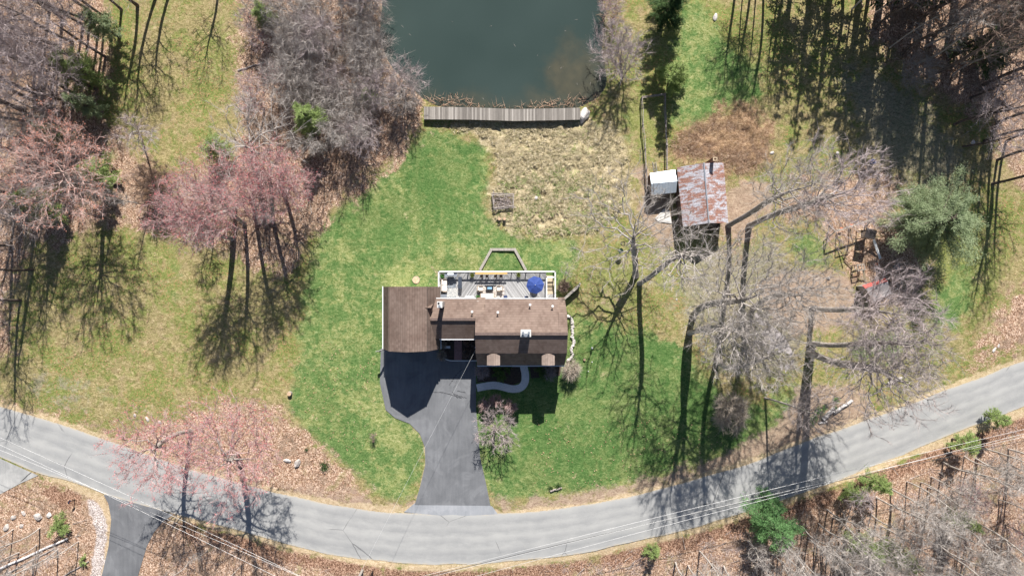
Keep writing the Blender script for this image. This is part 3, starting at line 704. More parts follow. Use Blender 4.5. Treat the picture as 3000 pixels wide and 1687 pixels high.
def conifer_mesh(seed, h, rb, dens=1.0, shape='cone', bare=0.15, leaf=0.26, wd=0.075, lean=(0, 0)):
    rng = np.random.default_rng(seed); lean = np.array([lean[0], lean[1], 0])
    seg = 8; zs = np.linspace(0, h, seg+1); tp = np.stack([np.zeros(seg+1)]*2+[zs], axis=1) + lean*(zs/h)[:, None]**1.2
    tr0 = 0.022*h+0.04; rr = np.linspace(tr0, 0.03, seg+1)
    V, Q = tubes(tp[:-1], tp[1:], rr[:-1], rr[1:], 8); trunk = mesh_np('trunk', V, None, Q)
    nb = int((h*9 if shape == 'cone' else h*13)*dens**0.5); P0 = []; P1 = []
    for i in range(nb):
        t = bare+(1-bare)*(rng.random() if shape != 'cone' else rng.random()**1.1); z = t*h
        u = (t-bare)/(1-bare)
        if shape == 'cone': r = rb*(1-u)**0.75*(0.7+0.45*rng.random())+0.15
        elif shape == 'round': r = rb*math.sqrt(max(0.02, 1-(2*u-0.85)**2*0.85))*(0.45+0.6*rng.random())
        else: r = rb*(1-u)**0.5*(0.35+0.85*rng.random()**0.8)+0.2
        a = rng.random()*2*math.pi; r *= 1+0.25*math.sin(a*3+seed)+0.15*math.sin(a*5+2*seed)
        o = np.array([math.cos(a)*r, math.sin(a)*r, r*rng.uniform(-0.1, 0.35)])
        c = lean*t**1.2+np.array([0, 0, z]); P0.append(c); P1.append(c+o)
    P0 = np.array(P0); P1 = np.array(P1); L = np.linalg.norm(P1-P0, axis=1)
    V1, Q1 = tubes(P0, P1, 0.012+L*0.014, np.full(nb, 0.01), 4)
    cnt = np.maximum(10, (L*60*dens).astype(int)); idx = np.repeat(np.arange(nb), cnt); m_ = len(idx)
    t = 0.15+0.9*rng.random((m_, 1))**0.6; pos = P0[idx]+(P1-P0)[idx]*t
    pos = pos+rng.normal(size=(m_, 3))*np.array([0.2, 0.2, 0.10])*(0.35+L[idx][:, None]*0.28)
    d = (P1-P0)[idx]/L[idx][:, None]+rng.normal(size=(m_, 3))*0.75+np.array([0, 0, 0.15])
    V2, T2 = blades(pos, d, leaf*(0.6+0.8*rng.random(m_)), wd, rng, 1.0)
    br = mesh_np('branches', V1, None, Q1)
    fo = mesh_np('foliage', V2, T2)
    return trunk, br, fo
def put_conifer(meshes, loc, leafm, rz=0, s=1.0, label=None, region=None, species=None, name='pine_tree'):
    r = bpy.data.objects.new(name, None); r.location = loc; r.rotation_euler = (0, 0, rz); r.scale = (s, s, s); link(r)
    tr, br, fo = meshes
    for me, m in ((tr, BARKD), (br, BARKD)):
        if not me.materials: me.materials.append(m)
    if not fo.materials: fo.materials.append(leafm)
    link(bpy.data.objects.new('trunk', tr), r); link(bpy.data.objects.new('branches', br), r); link(bpy.data.objects.new('foliage', fo), r)
    r['category'] = 'tree'
    if 'bush' in name: r['category'] = 'bush'
    if label: r['label'] = label
    if region: TREES.append((r, region, species, loc[0]))
    return r

#@@TREES
# --- hero trees, each built for its own place
hero(11, (1862,808), (1850,650), 10.0, 7.6, 4.2, 338, 0.50, 'pale', lowest=0.34, twigs=8, tl=1.0, inner=0.25, trunk_cut=0.22,
     label='broad pale bare tree with a mossy leaning trunk, left of the rusty roofed barn')
hero(12, (1873,830), (2010,770), 17.0, 4.4, 5.0, 247, 0.40, 'pale', lowest=0.36, twigs=8, bend=0.5, trunk_cut=0.3,
     label='tall bare tree just below the barn, its crown reaching over the dark barn front')
hero(13, (2134,660), (2330,560), 18.0, 5.0, 5.5, 390, 0.42, 'pale', lowest=0.36, twigs=9, bend=0.25, trunk_cut=0.3,
     label='tall grey bare tree right of the barn, the nearer one to the barn corner')
hero(14, (2195,662), (2475,560), 18.5, 5.6, 6.0, 546, 0.46, 'mauve', lowest=0.34, twigs=9, bend=0.25, trunk_cut=0.25,
     label='feathery grey bare tree whose long limb points right toward the green conifer')
hero(15, (2031,925), (2200,850), 19.0, 6.8, 5.6, 598, 0.52, 'pale', lowest=0.36, twigs=9, trunk_cut=0.25,
     label='very broad whitish bare tree right of centre, standing above the front lawn')
hero(16, (2020,975), (2150,985), 18.5, 4.8, 5.6, 364, 0.42, 'pale', lowest=0.36, twigs=9, trunk_cut=0.3,
     label='pale bare tree beside the broadest one, with the thickest shadow on the lawn')
hero(17, (2101,1043), (2260,1020), 17.0, 5.0, 5.2, 416, 0.36, 'pale', lowest=0.36, twigs=9, bend=0.5,
     label='pale bare tree whose crown covers the grey gravel pad')
hero(18, (2205,905), (2350,865), 17.0, 5.0, 5.0, 416, 0.36, 'pale', lowest=0.36, twigs=9,
     label='whitish bare tree between the gravel pad and the red and grey playhouse')
hero(19, (2379,904), (2610,925), 18.0, 5.6, 6.0, 546, 0.42, 'mauve', lowest=0.34, twigs=10, trunk_cut=0.25,
     label='bare grey tree below the playhouse, its twigs half covering the playhouse roof')
hero(20, (2383,1007), (2640,1010), 19.0, 5.2, 6.4, 494, 0.40, 'grey', lowest=0.34, twigs=9, trunk_cut=0.22,
     label='bare tree with a long limb pointing right, upper of the pair above the road')
hero(21, (2371,1031), (2590,1110), 18.5, 6.2, 6.4, 624, 0.55, 'grey', lowest=0.38, twigs=9, trunk_cut=0.22,
     label='large bare tree at right overhanging the road and shading it with its trunk')
hero(22, (2240,1165), (2390,1210), 10.0, 3.2, 4.5, 300, 0.15, 'grey', lowest=0.08, bend=0.05, twigs=7,
     label='slim bare tree at the lower tip of the gravel pad')
hero(23, (2122,1170), (2140,1205), 2.2, 2.3, 2.0, 240, 0.14, 'straw', lowest=0.1, twigs=14, tl=1.1, tw=0.03, droop=0.5, stems=4, name='weeping_shrub',
     label='pale straw coloured weeping shrub on the lawn near the road', )
# the small ornamental tree by the driveway
hero(24, (1447,1250), (1455,1262), 3.2, 3.0, 1.6, 286, 0.17, 'mauve', lowest=0.3, twigs=7, tl=0.6, tw=0.024, trunk_cut=0.35,
     label='small twisted pale tree on the lawn beside the dark driveway')
for i, (bx, by) in enumerate([(1420,1192),(1452,1180),(1496,1196)]):
    hero(30+i, (bx,by), (bx,by-6), 1.1, 0.85, 0.8, 70, 0.05, 'red', lowest=0.1, twigs=9, tl=0.5, tw=0.03, stems=3, name='red_twig_shrub',
         label=['red twigged shrub at the end of the front walk, leftmost of three', 'red twigged shrub at the end of the front walk, middle and farthest up of three',
                'red twigged shrub beside the house shadow, rightmost of three'][i])
# tree right of the pond
hero(25, (1822,232), (1812,150), 4.4, 3.7, 2.8, 400, 0.22, 'mauve', lowest=0.1, twigs=12, stems=5, tl=0.9, inner=0.2,
     label='round many stemmed grey shrubby tree on the right bank of the pond')
# left of the pond / lawn edge
hero(40, (744,470), (745,415), 8.5, 6.4, 3.4, 340, 0.42, 'pale', lowest=0.45, twigs=8, trunk_cut=0.2,
     label='pale forked bare tree above the red maples, left of the green lawn')
RED = [(41,(680,700),(545,610),13.5,4.8,3.4,330),(42,(716,655),(635,560),13.5,5.2,3.6,420),(43,(742,600),(765,560),11.5,3.9,3.2,330),
       (44,(800,650),(790,500),12,3.6,3.0,280),(45,(690,610),(560,660),12.5,3.2,3.0,200),(46,(830,560),(860,545),6.5,2.8,2.4,200)]
RL = ['red budded maple, lowest left of the cluster beside the green lawn', 'large red budded maple in the middle of the cluster beside the green lawn',
      'red budded maple with whitish twigs above the middle of the cluster', 'deep red maple crown nearest the pale forked tree and the pond thicket',
      'thin red budded maple at the left edge of the cluster, above the narrow green strip', 'low red budded tree where the cluster meets the lawn edge']
for j, (sd, b, c, z, rh, rv, n) in enumerate(RED):
    hero(sd, b, c, z, rh, rv, n, 0.30, 'red', lowest=0.38, twigs=8, buds=0.4, budsz=0.13, tl=0.95, name='red_maple', label=RL[j])
hero(47, (330,540), (165,490), 12.0, 6.8, 3.8, 520, 0.36, 'orange', lowest=0.4, twigs=10, buds=0.45, budsz=0.13, name='red_maple',
     label='orange red budded maple with a whitish centre near the left edge')
hero(48, (420,425), (400,388), 7.5, 2.8, 2.6, 90, 0.16, 'mauve', bark=BIRCH, lowest=0.3, twigs=12, stems=3, trunk_cut=0.2, name='white_birch',
     label='clump of white birch stems in a mauve twig haze beside the left field')
hero(49, (475,565), (450,540), 3.0, 3.0, 1.9, 300, 0.14, 'brown', lowest=0.1, twigs=13, stems=5, name='thicket_shrub',
     label='dark brown leafless thicket between the orange maple and the red maples')
hero(50, (560,1262), (450,1330), 11.5, 5.8, 3.2, 400, 0.36, 'red', lowest=0.4, twigs=9, buds=0.45, budsz=0.13, tl=0.85, trunk_cut=0.2, name='red_maple',
     label='red budded maple overhanging the road, left of the pair')
hero(51, (700,1345), (660,1320), 12.0, 7.0, 3.8, 640, 0.44, 'red', lowest=0.35, twigs=9, buds=0.45, budsz=0.13, tl=0.85, trunk_cut=0.2, name='red_maple',
     label='large red budded maple beside the road, right of the pair')
# big spreading conifer by the playground
put_conifer(conifer_mesh(61, 9.0, 5.6, 1.7, 'round', 0.12, 0.24, 0.07, (1.0, -0.4)), G(2655,650), PINEB, label='large blue green spreading conifer right of the play area', name='conifer_tree')
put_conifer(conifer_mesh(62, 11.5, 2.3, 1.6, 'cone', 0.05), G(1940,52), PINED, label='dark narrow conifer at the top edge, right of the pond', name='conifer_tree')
put_conifer(conifer_mesh(63, 8.0, 1.7, 1.4, 'cone', 0.05), G(1958,245), PINEL, label='small yellow green conifer below the dark narrow one', name='conifer_tree')
put_conifer(conifer_mesh(64, 8.0, 1.9, 1.2, 'col', 0.2), G(935,372), PINEL, label='bright green young pine inside the thicket left of the pond', name='pine_tree')
put_conifer(conifer_mesh(65, 4.0, 1.0, 1.0, 'col', 0.2), G(1092,296), PINEL, label='small lime green pine poking through the grey pondside thicket', name='pine_tree')
put_conifer(conifer_mesh(66, 1.6, 1.5, 1.3, 'round', 0.0, 0.2), G(182,1530), PINEL, label='low yellow green juniper bush among the leaves left of the side driveway', name='juniper_bush')
put_conifer(conifer_mesh(67, 0.9, 0.7, 1.0, 'round', 0.0, 0.2), G(248,1640), PINEL, label='tiny yellow green bush near the bottom edge, left of the side driveway', name='juniper_bush')
# pines below the road, right side
BP = [((2230,1510),9,2.7,PINEG,'tall bright green pine at the bottom edge, right of centre'),((2235,1455),5.5,1.3,PINEG,'green pine just above the tall bright green one at the bottom edge'),
      ((2530,1395),6.5,1.3,PINEL,'green pine below the road, nearest the right of the bare saplings'),((2470,1430),4.5,0.9,PINEL,'tiny olive pine left of its neighbour below the road'),
      ((2790,1285),5,1.35,PINEL,'bushy green pine under the power lines near the right edge'),((2480,1560),9,1.5,PINEL,'thin green pine at the bottom edge among the bare trunks, left one'),
      ((2570,1590),9,1.5,PINEL,'thin green pine at the bottom edge among the bare trunks, right one'),((2885,1215),4.5,1.0,PINEL,'green pine at the right edge directly beneath the power lines'),
      ((2770,1500),7,0.9,PINEL,'faint olive pine low in the right hand woods'),((1905,1600),3,0.8,PINEL,'small olive pine beside the bottom edge under the road bend')]
for i, (b, h, r, m, lb) in enumerate(BP):
    put_conifer(conifer_mesh(70+i, h, r, 0.85, 'col', 0.15), G(*b), m, label=lb)
LP = [((290,235),9,2.3,PINEL,'yellow green pine inside the mauve woods at the top left'),((350,110),8,1.5,PINEB,'slender blue green pine near the top left corner'),
      ((330,515),7,1.7,PINEL,'olive pine under the orange maple crown'),((175,605),9,2.0,PINEL,'green pine at the left edge with a dark shadow on the field'),
      ((300,330),8,1.1,PINEB,'thin grey green pine, lower of two in the mauve woods'),((225,415),8,1.2,PINEB,'grey green pine beside the left edge above the orange maple'),
      ((800,75),6,1.4,PINEL,'pale green pine at the top, left side of the pond thicket'),((655,440),5,1.5,PINEL,'dull green low pine beneath the pale forked tree')]
for i, (b, h, r, m, lb) in enumerate(LP):
    put_conifer(conifer_mesh(90+i, h, r, 1.1, 'col', 0.15), G(*b), m, label=lb)

# --- forest trees: a few built kinds, copied
KIND = {}; BARKP = mat_bark('pale_grey_bark', (0.30,0.26,0.23), (0.60,0.55,0.50))
def kind(k, seed, h, rh, rv, n, tr, tkind, bark, **kw):
    rng = np.random.default_rng(seed)
    c = (rng.normal()*0.5, rng.normal()*0.5, h-rv)
    KIND.setdefault(k, []).append((bare_mesh(seed, c, rh, rv, n, tr, **kw), bark, tkind, kw.get('buds', 0)))
for s in range(3): kind('mauve', 200+s, 17, 3.6, 5.2, 170, 0.24, 'mauve', BARKD, lowest=0.42, twigs=6, tl=1.1)
for s in range(3): kind('slim', 210+s, 13+s, 1.6, 5.0, 80, 0.115, 'pale', BARKP, lowest=0.26, twigs=7, tl=0.95, bend=0.4)
for s in range(2): kind('spread', 270+s, 16, 4.6, 5.2, 190, 0.27, 'grey', BARKD, lowest=0.28, twigs=5, tl=1.1)
for s in range(2): kind('dark', 220+s, 19, 3.0, 5.5, 120, 0.24, 'brown', BARKD, lowest=0.4, twigs=6)
for s in range(3): kind('bush', 230+s, 6.5, 3.1, 2.6, 210, 0.13, 'mauve' if s == 1 else 'pale', BARK, lowest=0.12, twigs=8, stems=4, tl=1.1, tw=.024)
for s in range(2): kind('birch', 240+s, 10, 1.5, 3.6, 60, 0.12, 'mauve', BIRCH, lowest=0.35, twigs=7, stems=2, trunk_cut=0.25, bend=0.9)
for s in range(2): kind('brush', 250+s, 2.4, 1.4, 1.0, 70, 0.05, 'grey', BARK, lowest=0.05, twigs=9, stems=5, tl=0.7, tw=0.022)
kind('redbush', 260, 7.0, 2.4, 2.4, 170, 0.12, 'mauve', BARKD, lowest=0.3, twigs=7, buds=0.15, stems=3)
SP = {'spread': ('bare_tree', 'broad dark limbed bare tree'), 'mauve': ('bare_tree', 'mauve grey bare tree'), 'slim': ('bare_tree', 'slender bare tree'), 'dark': ('bare_tree', 'dark bare tree'),
      'bush': ('thicket_shrub', 'grey leafless many stemmed shrub'), 'birch': ('white_birch', 'white stemmed birch'), 'brush': ('brush_shrub', 'low grey leafless brush'),
      'redbush': ('bare_tree', 'reddish bare sapling')}
frng = random.Random(77); PLACED = []
def scatter(region, k, n, poly, mind, s0=0.8, s1=1.15):
    xs = [p[0] for p in poly]; ys = [p[1] for p in poly]; got = 0; tries = 0
    while got < n and tries < 4000:
        tries += 1
        x = frng.uniform(min(xs), max(xs)); y = frng.uniform(min(ys), max(ys))
        if not inpoly(np.array([x]), np.array([y]), poly)[0]: continue
        if any((x-a)**2+(y-b)**2 < (mind)**2 for a, b, kk in PLACED if kk == region): continue
        PLACED.append((x, y, region)); got += 1
        one(region, k, x, y, frng.uniform(s0, s1))
def one(region, k, x, y, s=1.0):
    tl_ = frng.uniform(0, 6.28) if k == 'birch' else 0.0; ta = frng.uniform(.3, .7) if k == 'birch' else frng.uniform(0, .06)
    ms, bark, tw, bud = frng.choice(KIND[k])
    nm, sp = SP[k]
    put_tree(nm, ms, G(x, y), bark, TW[tw], BUD['red'] if bud else None, rz=frng.uniform(0, 6.28), s=s, tilt=(ta*math.cos(tl_), ta*math.sin(tl_)), region=region, species=sp,
             crownname='crown')
# top-left woods
scatter('top left corner woods', 'spread', 3, [(110,40),(330,40),(300,200),(120,200)], 60)
scatter('top left corner woods', 'mauve', 11, [(110,20),(330,20),(320,200),(120,230)], 42)
scatter('upper left edge woods', 'mauve', 12, [(60,230),(270,200),(300,330),(60,430)], 42)
scatter('upper left edge woods', 'slim', 6, [(120,230),(300,250),(240,440),(100,430)], 30)
scatter('woods left of orange maple', 'mauve', 4, [(40,450),(190,440),(200,640),(30,640)], 60)
one('left edge by dry field', 'spread', 150, 640, .9)
scatter('left edge by dry field', 'slim', 3, [(60,600),(170,600),(160,660),(60,680)], 30)
for x, y, s in ((95,790,.9),(35,720,.85),(60,880,0.9)): one('left edge by dry field', 'mauve', x, y, s)
# trees at the top edge whose shadows lie on the left field
for x, y, k, s in ((355,28,'dark',0.9),(402,16,'spread',1.0),(455,-5,'spread',0.95),(500,-30,'spread',.9),(640,-60,'spread',.8)): one('top edge above left field', k, x, y, s)
for x, y, k, s in ((322,560,'spread',1.0),(345,585,'slim',0.85),(432,605,'slim',.7)): one('leafy edge of dry field', k, x, y, s)
# pond-left thicket
scatter('upper pondside thicket', 'bush', 12, [(790,-30),(1120,-30),(1110,140),(800,150)], 58)
scatter('lower pondside thicket', 'bush', 17, [(830,150),(1110,140),(1215,270),(1205,390),(1060,420),(960,400),(850,310)], 52, 0.7, 1.1)
scatter('upper pondside thicket', 'birch', 8, [(800,20),(1050,20),(1050,140),(820,140)], 60)
scatter('lower pondside thicket', 'birch', 10, [(830,160),(1100,160),(1100,380),(900,380)], 70)
scatter('leafy strip by pond thicket', 'redbush', 5, [(735,60),(790,60),(850,300),(760,330)], 60, .6, .9)
scatter('lawn edge below pond thicket', 'slim', 5, [(900,430),(1090,390),(1060,440),(940,480)], 30, .5, .75)
scatter('red maple cluster', 'redbush', 5, [(600,560),(860,520),(900,600),(700,720),(600,690)], 55, .7, .9)
scatter('top edge right of pond', 'redbush', 3, [(1765,-20),(1800,-20),(1805,90),(1765,90)], 30, .4, .55)
# top right woods
for x, y, k, s in ((2178,-30,'slim',1),(2215,-18,'slim',1.05),(2236,-30,'dark',.9),(2280,-15,'slim',1.1),(2160,-70,'mauve',.9),(2205,-90,'mauve',.9)): one('top edge right of conifer', k, x, y, s)
scatter('top right dark woods', 'dark', 14, [(2480,20),(2940,20),(2900,260),(2700,230),(2560,120)], 55)
scatter('top right dark woods', 'slim', 14, [(2480,10),(2960,20),(2920,260),(2620,200)], 34, 1.0, 1.3)
scatter('right edge below dark woods', 'mauve', 5, [(2720,280),(2860,250),(2900,420),(2800,450)], 60, .7, .9)
scatter('right edge below dark woods', 'dark', 4, [(2850,330),(2950,330),(2960,560),(2880,560)], 60, .8, 1.0)
CON = [conifer_mesh(300+i, 17, 2.6, 0.26, 'cone', 0.2, 0.5, 0.17) for i in range(3)]
TR = [(2325,-90,1.0),(2378,-50,1.1),(2440,-80,1.2),(2520,-30,1.3),(2580,-15,1.3),(2640,-45,1.4),(2700,-10,1.35),(2800,-30,1.4),
      (2870,130,0.9),(2930,40,1.2),(2775,175,0.6),(2690,-120,1.4),(2840,200,0.7)]
for x, y, s in ((2300,-40,1.0),(2470,-20,1.0),(2545,-10,1.1),(2615,10,1.1),(2670,5,1.2),(2740,-15,1.15),(2850,-5,1.2)): one('top right dark woods', 'spread', x, y, s)
for x, y, s in TR:
    ms = frng.choice(CON)
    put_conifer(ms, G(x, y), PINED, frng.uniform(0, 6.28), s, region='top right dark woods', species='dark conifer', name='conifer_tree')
one('shaded grass at top right', 'bush', 2655, 235, .8)
# bottom left
scatter('bottom left woods', 'slim', 7, [(30,1490),(240,1560),(230,1680),(40,1680)], 45, .7, 1.0)
scatter('verge right of side driveway', 'slim', 3, [(520,1580),(820,1650),(560,1680)], 45, .4, .6)
# bottom right woods
BRW = [(2080,1590),(2350,1500),(2620,1395),(2960,1230),(3010,1360),(3010,1680),(2100,1690)]
scatter('bottom right woods, left part', 'slim', 20, [(1950,1650),(2080,1590),(2330,1510),(2400,1500),(2400,1690),(1960,1690)], 28, .75, 1.15)
scatter('bottom right woods, middle part', 'slim', 23, [(2400,1500),(2620,1395),(2700,1365),(2700,1690),(2400,1690)], 27, .8, 1.2)
scatter('bottom right woods, right part', 'slim', 22, [(2700,1365),(2960,1240),(2960,1690),(2700,1690)], 27, .8, 1.2)
scatter('bottom right woods, middle part', 'birch', 4, [(2420,1480),(2680,1400),(2680,1600),(2430,1600)], 70, .9, 1.1)
scatter('bottom right woods, right part', 'redbush', 6, [(2700,1400),(2950,1300),(2950,1650),(2700,1650)], 70, .7, 1)
ORD = ['leftmost', 'second from the left', 'third from the left', 'fourth from the left', 'fifth from the left', 'sixth from the left', 'seventh from the left', 'eighth from the left', 'ninth from the left', 'tenth from the left'] + \
      [w_+' from left' for w_ in ('eleventh','twelfth','thirteenth','fourteenth','fifteenth','sixteenth','seventeenth','eighteenth','nineteenth','twentieth','twenty first','twenty second','twenty third')]
byk = {}
for t_ in TREES: byk.setdefault((t_[1], t_[2]), []).append(t_)
for (rg, sp), L in byk.items():
    L.sort(key=lambda t: t[3])
    for i, t_ in enumerate(L):
        t_[0]['label'] = sp+' in the '+rg+(', '+ORD[min(i, 22)] if len(L) > 1 else '')
        t_[0]['group'] = sp+'s in the '+rg.replace(',', '')
#@@HOUSE
# ------------------------------------------------------------------ building helpers
SH_X = mat_shingle('shingles_across_x', 'x'); SH_Y = mat_shingle('shingles_across_y', 'y')
SIDING = mat_streak('white_siding', (0.50,0.49,0.47), (0.62,0.61,0.59), R(90), 2, 1, 0.7)
WHITE = mat('white_paint', (0.72,0.72,0.71), 0.5, 0.06, 2); TRIM = mat('trim_paint', (0.66,0.67,0.68), 0.5, 0.05, 2)
GLASS = mat('window_glass', (0.03,0.04,0.05), 0.08, 0.1, 1, 0, 0.8); BLACK = mat('black_metal', (0.02,0.02,0.022), 0.4, 0.2, 4)
STEEL = mat('steel', (0.50,0.53,0.56), 0.3, 0.12, 3, 0.7); CREAM = mat('cream_cushion', (0.66,0.61,0.55), 0.9, 0.08, 5)
DARKWOOD = mat_streak('dark_wood', (0.06,0.045,0.035), (0.14,0.105,0.08)); BRICK = mat('brick', (0.28,0.14,0.10), 0.9, 0.3, 9)
CONCR = mat('pale_concrete', (0.55,0.53,0.50), 0.9, 0.12, 3); TERRA = mat('terracotta', (0.35,0.15,0.08), 0.8)
WEATH = mat_streak('weathered_wood', (0.21,0.185,0.16), (0.42,0.385,0.34), 0, 6, 0.4)
NAVY = mat('navy_fabric', (0.03,0.05,0.12), 0.8); ROOT = {}
def wthing(name, label, cat, loc, group=None):
    t = thing(name, label, cat, loc, 0, group); return t
def part(name, bm, m, root, parent=None):
    """geometry given in world metres, stored relative to its thing"""
    bmesh.ops.translate(bm, vec=-Vector(root.location), verts=bm.verts[:])
    return obj(name, bm, m, parent or root)
def quadslab(bm, a, b, c, d, th=0.14): slab(bm, [a, b, c, d], th)
def Y(py): return -(py-843.5)/PPM
def X(px): return (px-1500)/PPM

# ------------------------------------------------------------------ the house
house = wthing('brown_roofed_house', 'large white sided house with brown shingle roofs, garage wing and two front dormers', 'house', G(1500, 960))
bm = bmesh.new()     # walls
prism(bm, [(X(1408), Y(881)), (X(1408), Y(1053)), (X(1642), Y(1053)), (X(1642), Y(881))], 0, 3.5)
for x in (1408.5, 1641.5):
    a = 0.1
    pts = [(Y(1053), 3.5), (Y(1016), 7.15), (Y(965), 8.55), (Y(914), 7.15), (Y(881), 3.5)]
    v0 = [bm.verts.new((X(x)-a, y, z)) for y, z in pts]; v1 = [bm.verts.new((X(x)+a, y, z)) for y, z in pts]
    bm.faces.new(v0); bm.faces.new(v1[::-1])
    for i in range(5): bm.faces.new((v0[i], v1[i], v1[(i+1) % 5], v0[(i+1) % 5]))
box(bm, (X(1524), Y(880), 4.7), ((1622-1430)/PPM, 0.2, 2.6))
prism(bm, [(X(1290), Y(880)), (X(1290), Y(977)), (X(1407), Y(977)), (X(1407), Y(880))], 0, 4.55)
prism(bm, [(X(1145), Y(846)), (X(1145), Y(1009)), (X(1291), Y(1009)), (X(1291), Y(846))], 0, 3.6)
for y in (846.5, 1008.5):
    pts = [(X(1145), 3.6), (X(1170), 6.6), (X(1218), 7.9), (X(1266), 6.6), (X(1291), 3.6)]
    v0 = [bm.verts.new((x, Y(y)-0.1, z)) for x, z in pts]; v1 = [bm.verts.new((x, Y(y)+0.1, z)) for x, z in pts]
    bm.faces.new(v0); bm.faces.new(v1[::-1])
    for i in range(5): bm.faces.new((v0[i], v1[i], v1[(i+1) % 5], v0[(i+1) % 5]))
bmesh.ops.recalc_face_normals(bm, faces=bm.faces[:])
part('wall', bm, SIDING, house)
x0, x1 = X(1402), X(1648)
bm = bmesh.new()     # main roof
zr = 8.8
def yb(a, b, za, zb, xa, xb, th=0.14): quadslab(bm, (xa, Y(a), za), (xb, Y(a), za), (xb, Y(b), zb), (xa, Y(b), zb), th)
yb(965, 1019, zr, 7.45, x0, x1); yb(1019, 1061, 7.45, 3.5, x0, x1)
for a, b in ((x0, X(1426.5)), (X(1624.5), x1)): yb(965, 911, zr, 7.45, a, b); yb(911, 870, 7.45, 3.5, a, b)
yb(965.5, 874, 8.82, 6.15, X(1426.5), X(1624.5), 0.16)
for xx in (1427.5, 1623.5):      # cheeks of the rear shed dormer
    vs = [bm.verts.new(q) for q in ((X(xx), Y(958), 8.5), (X(xx), Y(911), 7.2), (X(xx), Y(874), 3.6), (X(xx), Y(874), 6.1))]; bm.faces.new(vs)
mroof = part('main_roof', bm, SH_Y, house)
bm = bmesh.new(); box(bm, (0.5*(x0+x1), Y(965), 8.83), (x1-x0, 0.34, 0.09)); part('ridge_cap', bm, mat('ridge_shingle', (0.14,0.10,0.085)), house, mroof)
bm = bmesh.new(); yb(929, 984, 6.3, 4.9, X(1272), X(1402.5)); yb(929, 874, 6.3, 4.7, X(1272), X(1402.5))
wroof = part('wing_roof', bm, SH_Y, house)
bm = bmesh.new(); box(bm, (0.5*(X(1277)+X(1402)), Y(929), 6.32), (X(1402)-X(1277), 0.32, 0.09)); part('ridge_cap', bm, mat('ridge_shingle', (0,0,0)), house, wroof)
bm = bmesh.new()
for (a, za), (b, zb) in (((1138,3.6),(1166,6.9)), ((1166,6.9),(1218,8.2)), ((1218,8.2),(1270,6.9)), ((1270,6.9),(1298,3.6))):
    quadslab(bm, (X(a), Y(840), za), (X(b), Y(840), zb), (X(b), Y(1015), zb), (X(a), Y(1015), za), 0.14)
groof = part('garage_roof', bm, SH_X, house)
bm = bmesh.new()
for xx, zz in ((1166, 6.93), (1270, 6.93)): box(bm, (X(xx), Y(927.5), zz), (0.10, 175/PPM, 0.06))
part('break_flashing', bm, mat('dark_flashing', (0.10,0.075,0.062)), house, groof)
bm = bmesh.new()         # cricket beside the wing chimney
vs = [bm.verts.new(q) for q in ((X(1283), Y(887), 5.6), (X(1283), Y(906), 5.6), (X(1281), Y(897), 7.1), (X(1265), Y(897), 7.08))]
bm.faces.new((vs[0], vs[2], vs[3])); bm.faces.new((vs[2], vs[1], vs[3])); bmesh.ops.recalc_face_normals(bm, faces=bm.faces[:])
part('cricket', bm, SH_X, house, groof)
for c_, s_ in (((0.5*(x0+x1), Y(1063.2), 3.40), (x1-x0, 0.13, 0.12)), ((X(1350), Y(986.2), 4.80), ((1402-1300)/PPM, 0.12, 0.12)), ((X(1136), Y(927), 3.52), (0.12, 176/PPM, 0.13)),
              ((X(1526), Y(872), 6.02), (198/PPM, 0.10, 0.12)), ((X(1340), Y(872), 4.6), (118/PPM, 0.1, 0.12)), ((X(1300), Y(998), 3.52), (0.11, 34/PPM, 0.12))):
    bm = bmesh.new(); box(bm, c_, s_); part('gutter', bm, TRIM, house)
def chimney(px, py, z, sx, sy, zb, flues, m, wide=0.14):
    c = W(px, py, z); bm = bmesh.new(); box(bm, (c.x, c.y, (z-0.2+zb)/2), (sx-wide, sy-wide, z-0.2-zb))
    ch = part('chimney', bm, m, house)
    bm = bmesh.new(); box(bm, (c.x, c.y, z-0.1), (sx, sy, 0.2)); bevel(bm, 0.03, 1); part('chimney_cap', bm, CONCR, house, ch)
    for dx, dy, r, mm in flues:
        bm = bmesh.new(); cyl(bm, (c.x+dx, c.y+dy, z), r, 0.28, 14); cyl(bm, (c.x+dx, c.y+dy, z+0.30), r*1.25, 0.05, 14); cyl(bm, (c.x+dx, c.y+dy, z+0.28), r*.3, 0.02, 8)
        part('flue', bm, mm, house, ch)
BRW_ = mat('whitened_brick', (0.52,0.47,0.43), 0.9, 0.15, 6)
chimney(1540.5, 976.5, 10.4, 1.25, 0.86, 6.8, [(-0.33,0.05,0.14,STEEL),(0,-0.18,0.17,STEEL),(0.34,0.08,0.13,STEEL)], BRW_)
chimney(1288, 892.5, 8.7, 0.66, 0.80, 4.0, [(0,-0.18,0.13,STEEL)], BRW_)
bm = bmesh.new(); c = W(1285, 890, 8.7); box(bm, (c.x, c.y+0.05, 8.705), (0.22, 0.24, 0.06)); part('flue_opening', bm, BLACK, house)
for px, py, zz in ((1383, 913, 6.0), (1458.5, 914.5, 7.4), (1553, 892.5, 6.75), (1619, 896.5, 6.85)):
    c = W(px, py, zz+0.55); bm = bmesh.new(); cyl(bm, (c.x, c.y, zz-0.3), 0.055, 0.75, 10); cyl(bm, (c.x, c.y, zz+0.45), 0.06, 0.14, 12, 0.15)
    part('vent_pipe', bm, WHITE, house)
